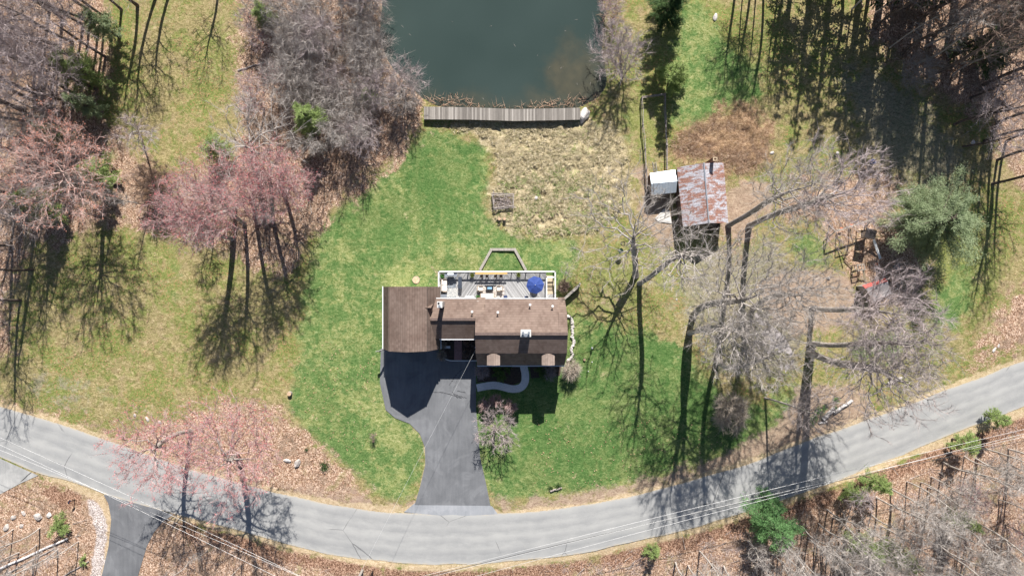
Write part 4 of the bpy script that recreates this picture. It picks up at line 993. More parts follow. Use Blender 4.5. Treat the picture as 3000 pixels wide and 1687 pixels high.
for px in (1450, 1598):           # front gable dormers
    xc = X(px); hw = 0.80; ya, yf = Y(1024), Y(1052)
    bm = bmesh.new()
    pts = [(-hw+.08, 5.0), (hw-.08, 5.0), (hw-.08, 7.02), (0, 7.34), (-hw+.08, 7.02)]
    v0 = [bm.verts.new((xc+x, ya-0.1, z)) for x, z in pts]; v1 = [bm.verts.new((xc+x, yf+0.12, z)) for x, z in pts]
    bm.faces.new(v0); bm.faces.new(v1[::-1])
    for i in range(5): bm.faces.new((v0[i], v1[i], v1[(i+1) % 5], v0[(i+1) % 5]))
    bmesh.ops.recalc_face_normals(bm, faces=bm.faces[:])
    d = part('dormer', bm, SIDING, house)
    bm = bmesh.new()
    for s in (-1, 1): slab(bm, [(xc, Y(1020), 7.52), (xc+s*hw, Y(1023), 7.16), (xc+s*hw, yf, 7.16), (xc, yf, 7.52)][::s], 0.07)
    part('dormer_roof', bm, mat_shingle('dormer_shingles', 'x', (0.26,0.20,0.165), (0.40,0.32,0.27)), house, d)
    bm = bmesh.new(); box(bm, (xc, yf+0.10, 6.1), (0.85, 0.06, 1.2)); wi = part('window', bm, GLASS, house, d)
def window(x, y, z, wd, h, axis='x'):
    s = (wd, 0.05, h) if axis == 'x' else (0.05, wd, h)
    bm = bmesh.new(); box(bm, (x, y, z), s); w_ = part('window', bm, GLASS, house)
    bm = bmesh.new(); t = 0.07
    for dx, dz, a, b in ((0, h/2, wd+2*t, t), (0, -h/2, wd+2*t, t), (-wd/2, 0, t, h-t), (wd/2, 0, t, h-t), (0, 0, 0.035, h-t), (0, 0.0, wd-t, 0.03)):
        if axis == 'x': box(bm, (x+dx, y, z+dz), (a, 0.09 if a > 0.05 and b > 0.04 else 0.07, b))
        else: box(bm, (x, y+dx, z+dz), (0.09 if a > 0.05 and b > 0.04 else 0.07, a, b))
    part('window_frame', bm, WHITE, house, w_)
for px in (1430, 1465, 1590, 1620): window(X(px), Y(1053)-0.02, 1.7, 0.95, 1.4)
for px in (1450, 1500, 1560, 1600): window(X(px), Y(877.5), 4.9, 0.95, 1.1)
for py in (920, 1000): window(X(1642)+0.12, Y(py), 1.7, 0.95, 1.4, 'y'); window(X(1642)+0.12, Y(py), 5.2, 0.9, 1.2, 'y')
window(X(1370), Y(977)-0.02, 2.2, 1.2, 1.3); window(X(1218), Y(1009)-0.12, 5.6, 1.0, 1.2)
bm = bmesh.new(); box(bm, (X(1527), Y(1053)-0.03, 1.05), (1.0, 0.08, 2.1)); d = part('front_door', bm, mat('door_paint', (0.20,0.05,0.04), 0.5), house)
bm = bmesh.new(); bmesh.ops.create_icosphere(bm, subdivisions=2, radius=0.04, matrix=Matrix.Translation((X(1527)+0.4, Y(1053)-0.1, 1.0))); part('handle', bm, STEEL, house, d)
for px in (1180, 1250):
    bm = bmesh.new(); box(bm, (X(px), Y(1009)-0.03, 1.1), (2.6, 0.07, 2.2))
    for i in range(3): box(bm, (X(px), Y(1009)-0.07, 0.55+i*0.55), (2.6, 0.03, 0.03))
    part('garage_door', bm, WHITE, house)
bm = bmesh.new(); box(bm, (X(1342), Y(977)-0.03, 1.05), (0.95, 0.08, 2.1)); part('side_door', bm, WHITE, house)
bm = bmesh.new()
for i, (z, d_) in enumerate(((0.12, 0.9), (0.30, 0.6), (0.48, 0.32))): box(bm, (X(1522), Y(1053)-d_/2-0.05, z-0.09+i*.001), (2.0, d_, 0.18))
part('front_steps', bm, CONCR, house)
bm = bmesh.new(); mast = W(1389, 1018, 5.6); cyl(bm, (X(1404), mast.y, 3.6), 0.05, 2.2, 10); bmesh.ops.create_icosphere(bm, subdivisions=2, radius=0.17, matrix=Matrix.Translation((X(1404)-.05, mast.y, 5.75)))
cyl(bm, (X(1404)-.12, mast.y, 5.45), 0.16, 0.08, 12)
part('service_mast', bm, STEEL, house)
# ------------------------------------------------------------------ entry court
def flat(name, pts, z, m, label=None):
    bm = bmesh.new(); f = bm.faces.new([bm.verts.new(G(x, y, z)) for x, y in pts])
    bm.normal_update()
    if f.normal.z < 0: f.normal_flip()
    return struct(name, bm, m)
flat('entry_bed', [(1292,976),(1404,976),(1404,1054),(1318,1054),(1300,1046),(1292,1032)], 0.05, mat('dark_mulch', (0.06,0.045,0.035), 1.0, 0.4, 5))
flat('brick_path', [(1331,976),(1353,976),(1353,1055),(1331,1055)], 0.056, mat('path_brick', (0.30,0.17,0.155), 0.9, 0.3, 8))
def tube_path(name, pts, r, m, parent=None, sides=6):
    P = np.array([tuple(p) for p in pts]); V, Q = tubes(P[:-1], P[1:], np.full(len(P)-1, r), np.full(len(P)-1, r), sides)
    return obj(name, mesh_np(name, V, None, Q), m, parent)
pth = resample([(1292,1030),(1293,1038),(1299,1047),(1308,1053),(1320,1056),(1404,1056)], 24)
t = tube_path('bed_edging', [G(x, y, 0.07) for x, y in pth], 0.07, TRIM); tag(t, 'pale curved edging along the shaded entry bed beside the garage', 'edging')
bn = wthing('garden_bench', 'small pale bench in the shaded entry court', 'bench', G(1310, 1016))
bm = bmesh.new(); box(bm, G(1310,1016,0.45), (0.9, 0.32, 0.05)); part('seat', bm, TRIM, bn)
for s in (-1, 1):
    bm = bmesh.new(); box(bm, G(1310,1016,0.21)+Vector((s*0.35,0,0)), (0.06, 0.28, 0.42)); part('leg', bm, TRIM, bn)
for i, (px, py, s, m, lb) in enumerate([(1296,1010,0.5,'straw','dry grass clump at the garage corner of the entry court, upper one'),(1294,1042,0.55,'straw','dry grass clump at the garage corner, beside the curved edging'),
      (1372,1005,0.5,'brown','dark low shrub right of the brick path'),(1366,1035,0.5,'brown','small dark shrub right of the brick path, nearer the driveway'),
      (1413,1086,0.9,'mauve','mauve twiggy shrub at the left end of the front bed'),(1612,1092,0.8,'mauve','reddish twiggy shrub at the right end of the front bed'),
      (1674,1083,1.35,'straw','pale brown twiggy rounded shrub at the lower right corner of the house'),(1650,838,0.8,'brown','brown shrub beside the deck stairs, in the leafy bed')]):
    hero(400+i, (px, py), (px, py), s*1.0, s*0.95, s*0.75, int(60+90*s), 0.04, m, lowest=0.05, twigs=9, tl=0.45*s+0.15, tw=0.022, stems=4, name='bare_shrub', label=lb)
hero(410, (1655,822), (1662,790), 2.2, 1.2, 1.3, 36, 0.05, 'pale', lowest=0.2, twigs=3, stems=3, tl=0.6, name='bare_shrub', label='thin many stemmed bare bush right of the deck stairs')
for i, (px, py, s, lb) in enumerate([(1458,1088,1.3,'rounded evergreen shrub in the front bed, left of the curved walk'),(1590,1086,1.15,'rounded evergreen shrub under the right dormer'),
                                     (1488,1078,0.7,'small evergreen shrub beside the front steps'),(1660,836,0.6,'little green shrub in the leafy bed beside the deck')]):
    put_conifer(conifer_mesh(420+i, s*1.2, s*1.0, 1.6, 'round', 0.0, 0.16, 0.07), G(px, py), PINE, label=lb, name='evergreen_bush')
flat('front_bed', [(1404,1062),(1648,1062),(1640,1100),(1556,1108),(1552,1075),(1530,1075),(1526,1118),(1500,1128),(1450,1116),(1398,1120),(1398,1062)], 0.03, MATS['dark_mulch'])

# ------------------------------------------------------------------ deck
DZ = 2.4
deck = wthing('raised_deck', 'raised grey deck with white railings along the back of the house', 'deck', G(1457, 835))
def P3(px, py, z): return W(px, py, z)          # seen pixel at height z
bm = bmesh.new()
a0, a1, b0, b1 = X(1293), X(1622), Y(875), Y(797)
DK1 = mat_streak('deck_boards_left', (0.27,0.265,0.265), (0.44,0.435,0.43), R(35), 3, 0.4, 0.8, 0.145)
DK2 = mat_streak('deck_boards_right', (0.27,0.265,0.265), (0.44,0.435,0.43), R(-35), 3, 0.4, 0.8, 0.145)
xm = X(1482); xs0 = X(1597.5)
box(bm, ((a0+xm)/2, (b0+b1)/2, DZ-0.03), (xm-a0, b1-b0, 0.06)); part('decking', bm, DK1, deck)
bm = bmesh.new(); box(bm, ((xm+xs0)/2+.001, (b0+b1)/2, DZ-0.03), (xs0-xm-.003, b1-b0, 0.06)); part('decking', bm, DK2, deck)
bm = bmesh.new(); box(bm, ((a1+xs0)/2, b0+0.32, DZ-0.03), (a1-xs0-.003, 0.64, 0.06)); part('decking', bm, DK1, deck)
bm = bmesh.new()
for x in (a0, X(1380), xm, X(1540), a1): 
    for y in (b1-0.05, (b0+b1)/2): box(bm, (x, y, (DZ-.06)/2), (0.14, 0.14, DZ-.06))
for y in (b0+0.03, b1): box(bm, ((a0+a1)/2, y, DZ-0.16), (a1-a0, 0.05, 0.2))
part('frame', bm, TRIM, deck)
def railing(pts, h=1.0):
    bm = bmesh.new()
    for p, q in zip(pts[:-1], pts[1:]):
        p = Vector(p); q = Vector(q); d = q-p; L = d.length; n = max(1, round(L/1.9)); ang = math.atan2(d.y, d.x)
        box(bm, (p+q)/2+Vector((0,0,h)), (L+0.14, 0.16, 0.06), ang); box(bm, (p+q)/2+Vector((0,0,0.12)), (L, 0.05, 0.07), ang); box(bm, (p+q)/2+Vector((0,0,h-0.1)), (L, 0.05, 0.07), ang)
        for i in range(n+1): box(bm, p+d*(i/n)+Vector((0,0,h/2)), (0.12, 0.12, h-.06), ang)
        k = int(L/0.14)
        for i in range(1, k): box(bm, p+d*(i/k)+Vector((0,0,h/2+0.02)), (0.035, 0.035, h-0.2), ang)
    return bm
part('railing', railing([(a0, Y(842), DZ), (a0, b1, DZ), (a1, b1, DZ), (a1, b0+0.05, DZ)]), WHITE, deck)
part('railing', railing([(xs0, b0+0.1, DZ), (xs0, Y(813), DZ), (a1-0.05, Y(813), DZ)]), WHITE, deck)
bm = bmesh.new(); ys = b0+0.64
for i in range(9):
    box(bm, ((a1+xs0)/2, ys+0.14+i*0.27, DZ-0.2-i*0.235), (a1-xs0-0.12, 0.27, 0.05))
for x in (xs0+0.05, a1-0.05): bar(bm, (x, ys, DZ-0.15), (x, ys+2.5, DZ-2.3), 0.05, 0.22)
part('stairs', bm, mat_streak('stair_wood', (0.38,0.30,0.20), (0.60,0.50,0.36), R(90)), deck)

# furniture on the deck ------------------------------------------------
def D(px, py): return W(px, py, DZ)+Vector((0,0,0.003))
def lthing(name, label, cat, px, py, rz=0, group=None, z=None):
    c = W(px, py, DZ if z is None else z); return thing(name, label, cat, (c.x, c.y, (DZ if z is None else z)+0.004), rz, group)
def lp(name, root, m, boxes=(), bars=(), cyls=(), parent=None, bv=0.0):
    bm = bmesh.new()
    for c, s in boxes: box(bm, c, s)
    if bv: bevel(bm, bv, 2)
    for a in bars: bar(bm, *a)
    for a in cyls: cyl(bm, *a)
    return obj(name, bm, m, parent or root)
# umbrella
u = lthing('patio_umbrella', 'blue eight sided patio umbrella on the deck', 'umbrella', 1566, 835, 0.12)
Hc = 2.45; rc = 1.13; V = [(0,0,Hc+0.42)]; F = []
for i in range(16):
    a = 2*math.pi*i/16; r = rc if i % 2 == 0 else rc*0.93; V.append((r*math.cos(a)*.55, r*math.sin(a)*.55, Hc+0.23-(0 if i % 2 == 0 else 0.02)))
for i in range(16):
    a = 2*math.pi*i/16; r = rc if i % 2 == 0 else rc*0.93; V.append((r*math.cos(a), r*math.sin(a), Hc-(0 if i % 2 == 0 else 0.03)))
for i in range(16):
    a = 2*math.pi*i/16; r = (rc if i % 2 == 0 else rc*0.93); V.append((r*math.cos(a), r*math.sin(a), Hc-0.15))
for i in range(16):
    j = (i+1) % 16; F.append((0, 1+i, 1+j)); F.append((1+i, 17+i, 17+j, 1+j)); F.append((17+i, 33+i, 33+j, 17+j))
me = bpy.data.meshes.new('canopy'); me.from_pydata(V, [], F); cn = obj('canopy', me, mat_leaf('blue_canvas', (0.035,0.065,0.24), (0.055,0.10,0.33), 0.2), u)
lp('finial', u, WHITE, cyls=[((0,0,Hc+0.40), 0.035, 0.1, 10)]); lp('pole', u, WHITE, cyls=[((0,0,0.1), 0.022, Hc+0.3, 10)]); lp('base', u, BLACK, cyls=[((0,0,0), 0.26, 0.1, 20)])
for i in range(8):
    a = math.pi*i/4; lp('rib', u, WHITE, bars=[((0,0,Hc+0.36), (rc*0.98*math.cos(a), rc*0.98*math.sin(a), Hc-0.03), 0.02)])
tb = lthing('dining_table', 'round dark table under the blue umbrella', 'table', 1566, 841)
lp('tabletop', tb, BLACK, cyls=[((0,0,0.70), 0.5, 0.03, 24)])
for a in (0.7, 2.3, 3.9, 5.4): lp('leg', tb, BLACK, bars=[((0.15*math.cos(a),0.15*math.sin(a),0.7),(0.4*math.cos(a),0.4*math.sin(a),0.0),0.035)])
# armchairs, sofa, fire table
def armchair(px, py, rz, lb, wd=0.80, name='armchair', cat='armchair', cush=1):
    t = lthing(name, lb, cat, px, py, rz)
    fm = mat('tan_wicker', (0.36,0.29,0.23), 0.8, 0.2, 9)
    lp('frame', t, fm, [((0,0,0.17),(wd,0.72,0.24)),((-wd/2+.05,0,0.35),(0.1,0.72,0.50)),((wd/2-.05,0,0.35),(0.1,0.72,0.50)),((0,0.34,0.45),(wd-.21,0.08,0.6))], bv=0.02)
    iw = wd-0.22
    for i in range(cush):
        cw = iw/cush; x = -iw/2+cw*(i+.5)
        lp('seat_cushion', t, CREAM, [((x,-0.04,0.365),(cw-.01,0.62,0.14))], bv=0.03)
        lp('back_cushion', t, CREAM, [((x,0.20,0.60),(cw-.03,0.16,0.36))], bv=0.04)
    return t
rg = lthing('patterned_rug', 'pale patterned rug under the deck seating group', 'rug', 1437, 856)
def mat_rug(name, base, dark, sc_=5.0):
    m, t, b = newmat(name); k = NB(t); p = k.pos()
    s = k.n('ShaderNodeSeparateXYZ'); k.link(p, s.inputs[0])
    ang = k.math('ARCTAN2', s.outputs[1], s.outputs[0]); ry = k.math('SINE', k.math('MULTIPLY', ang, 22))
    n = k.noise(p, sc_, 3, .7, 1.5); f = k.math('ADD', k.math('MULTIPLY', ry, 0.14), n)
    k.link(k.mix(k.sstep(f, 0.47, 0.53), base, dark), b.inputs['Base Color']); b.inputs['Roughness'].default_value = 1.0; return m
lp('pile', rg, mat_rug('rug_pattern', (0.58,0.53,0.47), (0.27,0.23,0.21)), [((0,0,0.006),(3.6,1.55,0.012))])
rg = lthing('charcoal_rug', 'charcoal rug with a pale sunburst at the left end of the deck', 'rug', 1320, 828)
lp('pile', rg, mat_rug('rug_charcoal', (0.07,0.085,0.11), (0.30,0.32,0.34), 2.0), [((0,0,0.006),(1.35,1.35,0.012))])
rg = lthing('cream_rug', 'cream rug with a dark sunburst at the lower left of the deck', 'rug', 1328, 859)
lp('pile', rg, mat_rug('rug_cream', (0.55,0.53,0.49), (0.16,0.18,0.20), 2.0), [((0,0,0.006),(1.55,1.3,0.012))])
armchair(1407, 845, R(90), 'cream cushioned armchair left of the fire table'); armchair(1464, 845, R(-90), 'cream cushioned armchair right of the fire table')
armchair(1428, 867, R(180), 'cream cushioned sofa against the house wall on the deck', 1.85, 'sofa', 'sofa', 3)
ft = lthing('fire_table', 'square black fire table with a blue glass centre', 'fire table', 1435, 844)
lp('body', ft, BLACK, [((0,0,0.25),(0.80,0.62,0.5))], bv=0.02); lp('top', ft, BLACK, [((0,0,0.53),(0.92,0.74,0.05))], bv=0.01)
lp('burner', ft, mat('blue_glass', (0.22,0.38,0.55), 0.3, 0.4, 14), [((0,0,0.565),(0.58,0.28,0.02))])
# bar counter and stools
bc = lthing('bar_counter', 'honey coloured wooden bar counter along the deck railing', 'counter', 1440, 801.5)
lp('counter_top', bc, mat_streak('honey_wood', (0.50,0.29,0.10), (0.72,0.46,0.19), R(90)), [((0,0,1.07),(4.1,0.22,0.05))])
for x in (-1.8, 0, 1.8): lp('bracket', bc, WHITE, bars=[((x,0.0,1.04),(x,0.08,0.7),0.05)])
st0 = lthing('bar_stool', 'tall dark bar stool at the honey counter, leftmost of four', 'stool', 1411, 809, 0, 'bar stools at the counter')
lp('seat', st0, DARKWOOD, [((0,0,0.76),(0.36,0.32,0.05))], bv=0.01)
for sx in (-1, 1):
    for sy in (-1, 1): lp('leg', st0, DARKWOOD, bars=[((sx*.13,sy*.12,0.73),(sx*.18,sy*.16,0),0.035)])
lp('footrest', st0, BLACK, bars=[((-.16,.14,0.28),(.16,.14,0.28),0.025)]); lp('backrest', st0, DARKWOOD, [((0,-0.15,0.98),(0.34,0.03,0.14))], bars=[((-.14,-.15,.76),(-.14,-.15,1.0),.03),((.14,-.15,.76),(.14,-.15,1.0),.03)])
for px, lb in ((1427,'second from the left of four'),(1452,'third from the left of four'),(1468,'rightmost of four')):
    c = W(px, 809, DZ); copy_tree(st0, (c.x, c.y, DZ+0.004), None, 'tall dark bar stool at the honey counter, '+lb)
# grill
g = lthing('gas_grill', 'silver gas grill in the top left corner of the deck', 'grill', 1322, 806)
lp('cabinet', g, STEEL, [((0,0,0.42),(0.78,0.5,0.7))], bv=0.01)
bm = bmesh.new(); bmesh.ops.create_cone(bm, cap_ends=True, segments=20, radius1=0.27, radius2=0.27, depth=0.76, matrix=Matrix.Translation((0,0.02,0.80)) @ Matrix.Rotation(R(90), 4, 'Y')); obj('lid', bm, STEEL, g)
for s in (-1, 1): lp('side_shelf', g, STEEL, [((s*0.60,0,0.78),(0.40,0.44,0.04))])
lp('handle', g, BLACK, bars=[((-.3,-.27,.86),(.3,-.27,.86),.03)])
for s in (-1, 1): lp('wheel', g, BLACK, cyls=[((s*.33,.18,0),0.07,.06,12)])
armchair(1302, 836, R(90), 'white cushioned bench along the left railing of the deck', 1.75, 'outdoor_bench', 'bench', 2)
cb = lthing('black_cabinet', 'long black cabinet standing on the left part of the deck', 'cabinet', 1349, 828)
lp('body', cb, BLACK, [((0,0,0.42),(0.42,1.45,0.80))], bv=0.01); lp('top', cb, mat('slate_top', (0.06,0.07,0.09), 0.3), [((0,0,0.84),(0.48,1.5,0.04))])
def planter(px, py, lb, mp, kind, s=1.0, seed=1):
    t = lthing('potted_plant', lb, 'plant', px, py)
    lp('pot', t, mp, cyls=[((0,0,0), 0.14*s, 0.36*s, 16, 0.2*s)])
    rng = np.random.default_rng(seed); n = 120; p = rng.normal(size=(n, 3))*0.08*s+np.array([0, 0, 0.42*s]); d = rng.normal(size=(n, 3)); d[:, 2] = abs(d[:, 2])*0.9
    V, T = blades(p, d, 0.30*s, 0.06*s, rng); obj('leaves', mesh_np('leaves', V, T), kind, t)
YG = mat_leaf('yellow_green_leaves', (0.16,0.22,0.03), (0.42,0.46,0.12)); GG = mat_leaf('fresh_leaves', (0.06,0.20,0.04), (0.16,0.38,0.10))
planter(1384, 806, 'yellow green plant in a pot at the railing, left of the bar counter', BLACK, YG, 1.1, 2); planter(1519, 806, 'yellow green plant in a pot at the railing, left of the umbrella', BLACK, YG, 1.1, 3)
planter(1297, 808, 'bright green plant in the top left deck corner', TERRA, GG, 1.25, 4); planter(1401, 870, 'flower pot with a small plant beside the sofa', BLACK, GG, 1.0, 5)
for i, (px, py, sx, sy, h, m, nm, lb) in enumerate([(1300,868,0.85,0.5,0.5,STEEL,'storage_box','grey storage box in the lower left corner of the deck'),(1377,871,1.05,0.3,0.4,TRIM,'storage_box','long pale grey box against the wall, left of the flower pot'),
     (1480.5,870,0.45,0.34,0.42,NAVY,'storage_cube','navy cube right of the sofa'),(1542,871,0.42,0.30,0.42,NAVY,'storage_cube','navy cube left of the umbrella shadow'),
     (1299,856,0.42,0.3,0.4,BLACK,'storage_cube','small black cube below the white bench'),(1460,871,0.30,0.30,0.5,CONCR,'side_table','small pale side table between sofa and navy cube')]):
    t = lthing(nm, lb, nm.replace('_', ' '), px, py); lp('body', t, m, [((0,0,h/2),(sx,sy,h))], bv=0.015); lp('lid', t, m, [((0,0,h+0.02),(sx+.04,sy+.04,0.04))], bv=0.01)
# flag on the garage corner
fl = wthing('flag', 'red and white striped flag on a pole at the garage corner', 'flag', G(1136, 1020))
def mat_flag():
    m, t, b = newmat('flag_cloth'); k = NB(t); p = k.pos(); s = k.n('ShaderNodeSeparateXYZ'); k.link(p, s.inputs[0])
    st = k.math('GREATER_THAN', k.math('FRACT', k.math('MULTIPLY', s.outputs[2], 6.5)), 0.5)
    k.link(k.mix(st, (0.55,0.10,0.09), (0.75,0.72,0.70)), b.inputs['Base Color']); return m
bm = bmesh.new(); a = G(1139,1016,2.6); b_ = W(1100,1030,3.6); bar(bm, a, b_, 0.04, 0.03, 8); part('pole', bm, WHITE, fl)
V = []; nx_, nz_ = 10, 8
for i in range(nx_):
    for j in range(nz_):
        t_ = i/(nx_-1); q = b_*(1-t_)+a.lerp(b_, 0.25)*t_; u = j/(nz_-1)
        V.append((q.x+0.10*math.sin(u*7+t_*3)*u, q.y-0.15*u+0.10*math.sin(t_*9+u*2), q.z-0.05-u*0.85))
idx = np.arange(nx_*nz_).reshape(nx_, nz_); Q = np.stack([idx[:-1,:-1],idx[:-1,1:],idx[1:,1:],idx[1:,:-1]], axis=-1).reshape(-1,4)
me = mesh_np('cloth', np.array(V)-np.array(fl.location), None, Q); obj('cloth', me, mat_flag(), fl)
#@@YARD
# ------------------------------------------------------------------ boardwalk, boulder, reeds
bw = wthing('boardwalk', 'long weathered plank boardwalk along the pond dam', 'boardwalk', G(1470, 334))
PL = mat_streak('boardwalk_planks', (0.18,0.16,0.14), (0.41,0.375,0.335), 0, 6, 0.5, 0.9, 0.22)
bm = bmesh.new(); tops = [(1242,313,350),(1380,315,351),(1509,320,355),(1620,318,353),(1700,316,351)]
for (xa, ya, yb_), (xb, yc, yd) in zip(tops[:-1], tops[1:]): slab(bm, [W(xa, ya, .8), W(xb, yc, .8), W(xb, yd, .8), W(xa, yb_, .8)], 0.07)
part('planks', bm, PL, bw)
bm = bmesh.new()
for (xa, ya, yb_), (xb, yc, yd) in zip(tops[:-1], tops[1:]):
    bar(bm, W(xa, ya+4, .65), W(xb, yc+4, .65), 0.1, 0.2); bar(bm, W(xa, yb_-3, .65), W(xb, yd-3, .65), 0.1, 0.2)
part('joists', bm, DARKWOOD, bw)
for px in (1250,1380,1509,1620,1692):
    for py in (320, 348): bm = bmesh.new(); box(bm, W(px, py, .1), (0.16, 0.16, 1.1)); part('post', bm, DARKWOOD, bw)
def rock_mesh(seed, s, flat_=0.6, sub=3):
    bm = bmesh.new(); bmesh.ops.create_icosphere(bm, subdivisions=sub, radius=1)
    for v in bm.verts:
        n = v.co.normalized(); d = 1+0.35*mnoise(n*1.3+Vector((seed, 0, 0)))+0.12*mnoise(n*4+Vector((0, seed, 0)))
        v.co = Vector((n.x*s[0], n.y*s[1], n.z*s[2]))*d
    for f in bm.faces: f.smooth = False
    return bm
ROCK = mat('grey_rock', (0.38,0.34,0.31), 0.95, 0.35, 2.5, bump=0.03); ROCKL = mat('pale_rock', (0.52,0.48,0.45), 0.95, 0.25, 3, bump=0.03)
def rock(px, py, s, label, m=None, rz=0, seed=None, name='boulder'):
    o = obj(name, rock_mesh(seed or px*0.13, s), m or ROCK, None, G(px, py, s[2]*0.25), (0, 0, rz)); tag(o, label, name.replace('_', ' ')); return o
rock(1710, 338, (0.62, 1.0, 0.7), 'large grey boulder at the right end of the boardwalk', ROCKL, -0.35)
for i, (px, py, sx, sy, lb) in enumerate([(112,1512,.55,.48,'round grey boulder in the leaves left of the side driveway, biggest there'),(40,1515,.4,.3,'grey boulder in the bottom left leaves, leftmost'),(70,1503,.25,.4,'small stone just left of the biggest bottom left boulder'),
      (64,1540,.35,.25,'flat stone below the small stone at the bottom left'),(145,1508,.4,.3,'pale stone touching the yellow green juniper'),(20,1545,.5,.35,'stone at the left edge near the bottom'),
      (395,1216,.25,.18,'grey stone on the verge above the road, upper left of three'),(432,1227,.42,.2,'long white stone on the verge above the road, middle of three'),(468,1236,.3,.2,'stone on the verge above the road, right of three'),
      (872,1356,.35,.6,'long grey stone in the leaves near the lawn edge'),(842,1348,.5,.2,'pale flat stone in the leaves, left of the long grey one'),
      (2095,167+0,.25,.35,'x'),(2262,448,.28,.2,'white stone on the dry grass above the feathery tree, left one'),(2453,449,.25,.2,'white stone on the dry grass above the feathery tree, right one'),
      (2912,1025,.4,.18,'pale stone on the verge above the road at the right edge'),(2925,1012,.3,.15,'smaller pale stone just above its neighbour at the right edge'),
      (1571,580,.25,.2,'lone pale stone in the tan meadow right of the stick pen'),(2427,815,.2,.2,'small pale stone left of the playhouse'),(2850,418,.3,.28,'pale stone in the shaded grass at the upper right'),
      (1982,877,.12,.12,'tiny white stone in the dry grass below the barn'),(2095,52,.3,.5,'white flat stone on the green grass at the top, right of the dark conifer')]):
    if lb == 'x': continue
    rock(px, py, (sx, sy, min(sx, sy)*0.7), lb, ROCKL if 'white' in lb or 'pale' in lb else ROCK, 0.3*i)
def stuff_blades(name, pos, d, L, wd, m, label, cat, rng, up=0.0):
    V, T = blades(pos, d, L, wd, rng, up); o = obj(name, mesh_np(name, V, T), m); return tag(o, label, cat, None, 'stuff')
rng = np.random.default_rng(9)
def pts_in(polys, n, jit=None):
    out = []; 
    P = polys; A = [abs(sum(p[i][0]*p[(i+1)%len(p)][1]-p[(i+1)%len(p)][0]*p[i][1] for i in range(len(p))))/2 for p in P]; tot = sum(A)
    for p, a in zip(P, A):
        xs = [q[0] for q in p]; ys = [q[1] for q in p]; need = int(n*a/tot); got = np.zeros((0, 2))
        while len(got) < need:
            c = np.stack([rng.uniform(min(xs), max(xs), need*2), rng.uniform(min(ys), max(ys), need*2)], axis=1)
            got = np.concatenate([got, c[inpoly(c[:, 0], c[:, 1], p)]])
        out.append(got[:need])
    return np.concatenate(out)
def wxy(q, z=0.0): return np.stack([(q[:, 0]-1500)/PPM, -(q[:, 1]-843.5)/PPM, np.full(len(q), z)], axis=1)
q = pts_in([[(1160,40),(1740,40),(1735,280),(1300,295),(1180,180)]], 14)
stuff_blades('floating_stalks', wxy(q, -0.30), rng.normal(size=(len(q),3))*np.array([1,1,0]), rng.uniform(.2, .7, len(q)), 0.035, MATS['reed_stalks'] if 'reed_stalks' in MATS else BARK, 'pale broken stalks floating on the pond', 'reeds', rng, 1.0)
q = pts_in([[(1500,1680),(2000,1600),(2620,1395),(2990,1225),(2995,1687)],[(0,1480),(240,1500),(250,1687),(0,1687)],[(0,0),(260,0),(280,200),(220,420),(260,640),(0,700)],[(720,0),(1120,0),(1210,300),(1080,470),(900,640),(600,680),(560,600),(700,450)],[(2650,0),(2990,0),(2990,560),(2800,400)]], 420)
stuff_blades('fallen_branches', wxy(q, 0.06), rng.normal(size=(len(q),3))*np.array([1,1,0.03]), rng.uniform(.8, 4.0, len(q)), 0.075, mat_bark('dead_branch', (0.20,0.16,0.14), (0.60,0.54,0.50)), 'dead branches lying in the leaf litter of the woods', 'branches', rng, .6)
# cattail stubble at the shore
q = pts_in([[(1250,285),(1330,270),(1400,300),(1420,313),(1245,313)],[(1400,305),(1500,306),(1500,316),(1400,314)],[(1520,308),(1640,290),(1760,280),(1770,318),(1520,316)],[(1755,-60),(1810,-60),(1812,110),(1765,100)]], 620)
d = rng.normal(size=(len(q), 3)); d[:, 2] *= 0.25
stuff_blades('broken_reeds', wxy(q, -0.12)+np.array([0,0,.0]), d, rng.uniform(.5, 1.5, len(q)), 0.055, mat_bark('reed_stalks', (0.30,0.15,0.09), (0.62,0.46,0.34)), 'broken reddish and straw reed stalks along the pond shore', 'reeds', rng)
# tussocks of dry grass in the meadow
def tufts(name, polys, n, blades_n, h, wd, spread, m, label, cat):
    q0 = pts_in(polys, int(n*1.35)); keep = np.array([mnoise(Vector((a*.021, b_*.021, 5.0)))+.35*mnoise(Vector((a*.09, b_*.09, 1.0))) > -.17 for a, b_ in q0]); q0 = q0[keep]+rng.normal(size=(int(keep.sum()), 2))*7; c = wxy(q0, -0.03); r = rng.uniform(.55, 1.35, n if len(c) == n else len(c)); idx = np.repeat(np.arange(len(c)), blades_n)
    off = rng.normal(size=(len(idx), 3))*spread*r[idx][:, None]; off[:, 2] = 0
    d = off*2.0/spread*0.5+rng.normal(size=off.shape)*0.5; d[:, 2] = abs(d[:, 2])*0.35+0.35
    return stuff_blades(name, c[idx]+off*0.6, d, h*r[idx]*(0.6+0.8*rng.random(len(idx))), wd, m, label, cat, rng, 0.8 if 'grass' in cat else 0.0)
def mat_tuft(name, a, b_, c_):
    m, t, b = newmat(name); k = NB(t)
    f = k.noise(k.pos(), 2.2, 5, 0.8); k.link(k.ramp(f, [(0.32, a), (0.5, b_), (0.68, c_)]), b.inputs['Base Color']); b.inputs['Roughness'].default_value = 0.9
    b.inputs['Specular IOR Level'].default_value = 0.1; return m
MEAD = [[(1250,360),(1700,355),(1790,362),(1840,470),(1845,600),(1740,670),(1560,680),(1450,640),(1450,560),(1465,500),(1450,420),(1390,380),(1250,375)]]
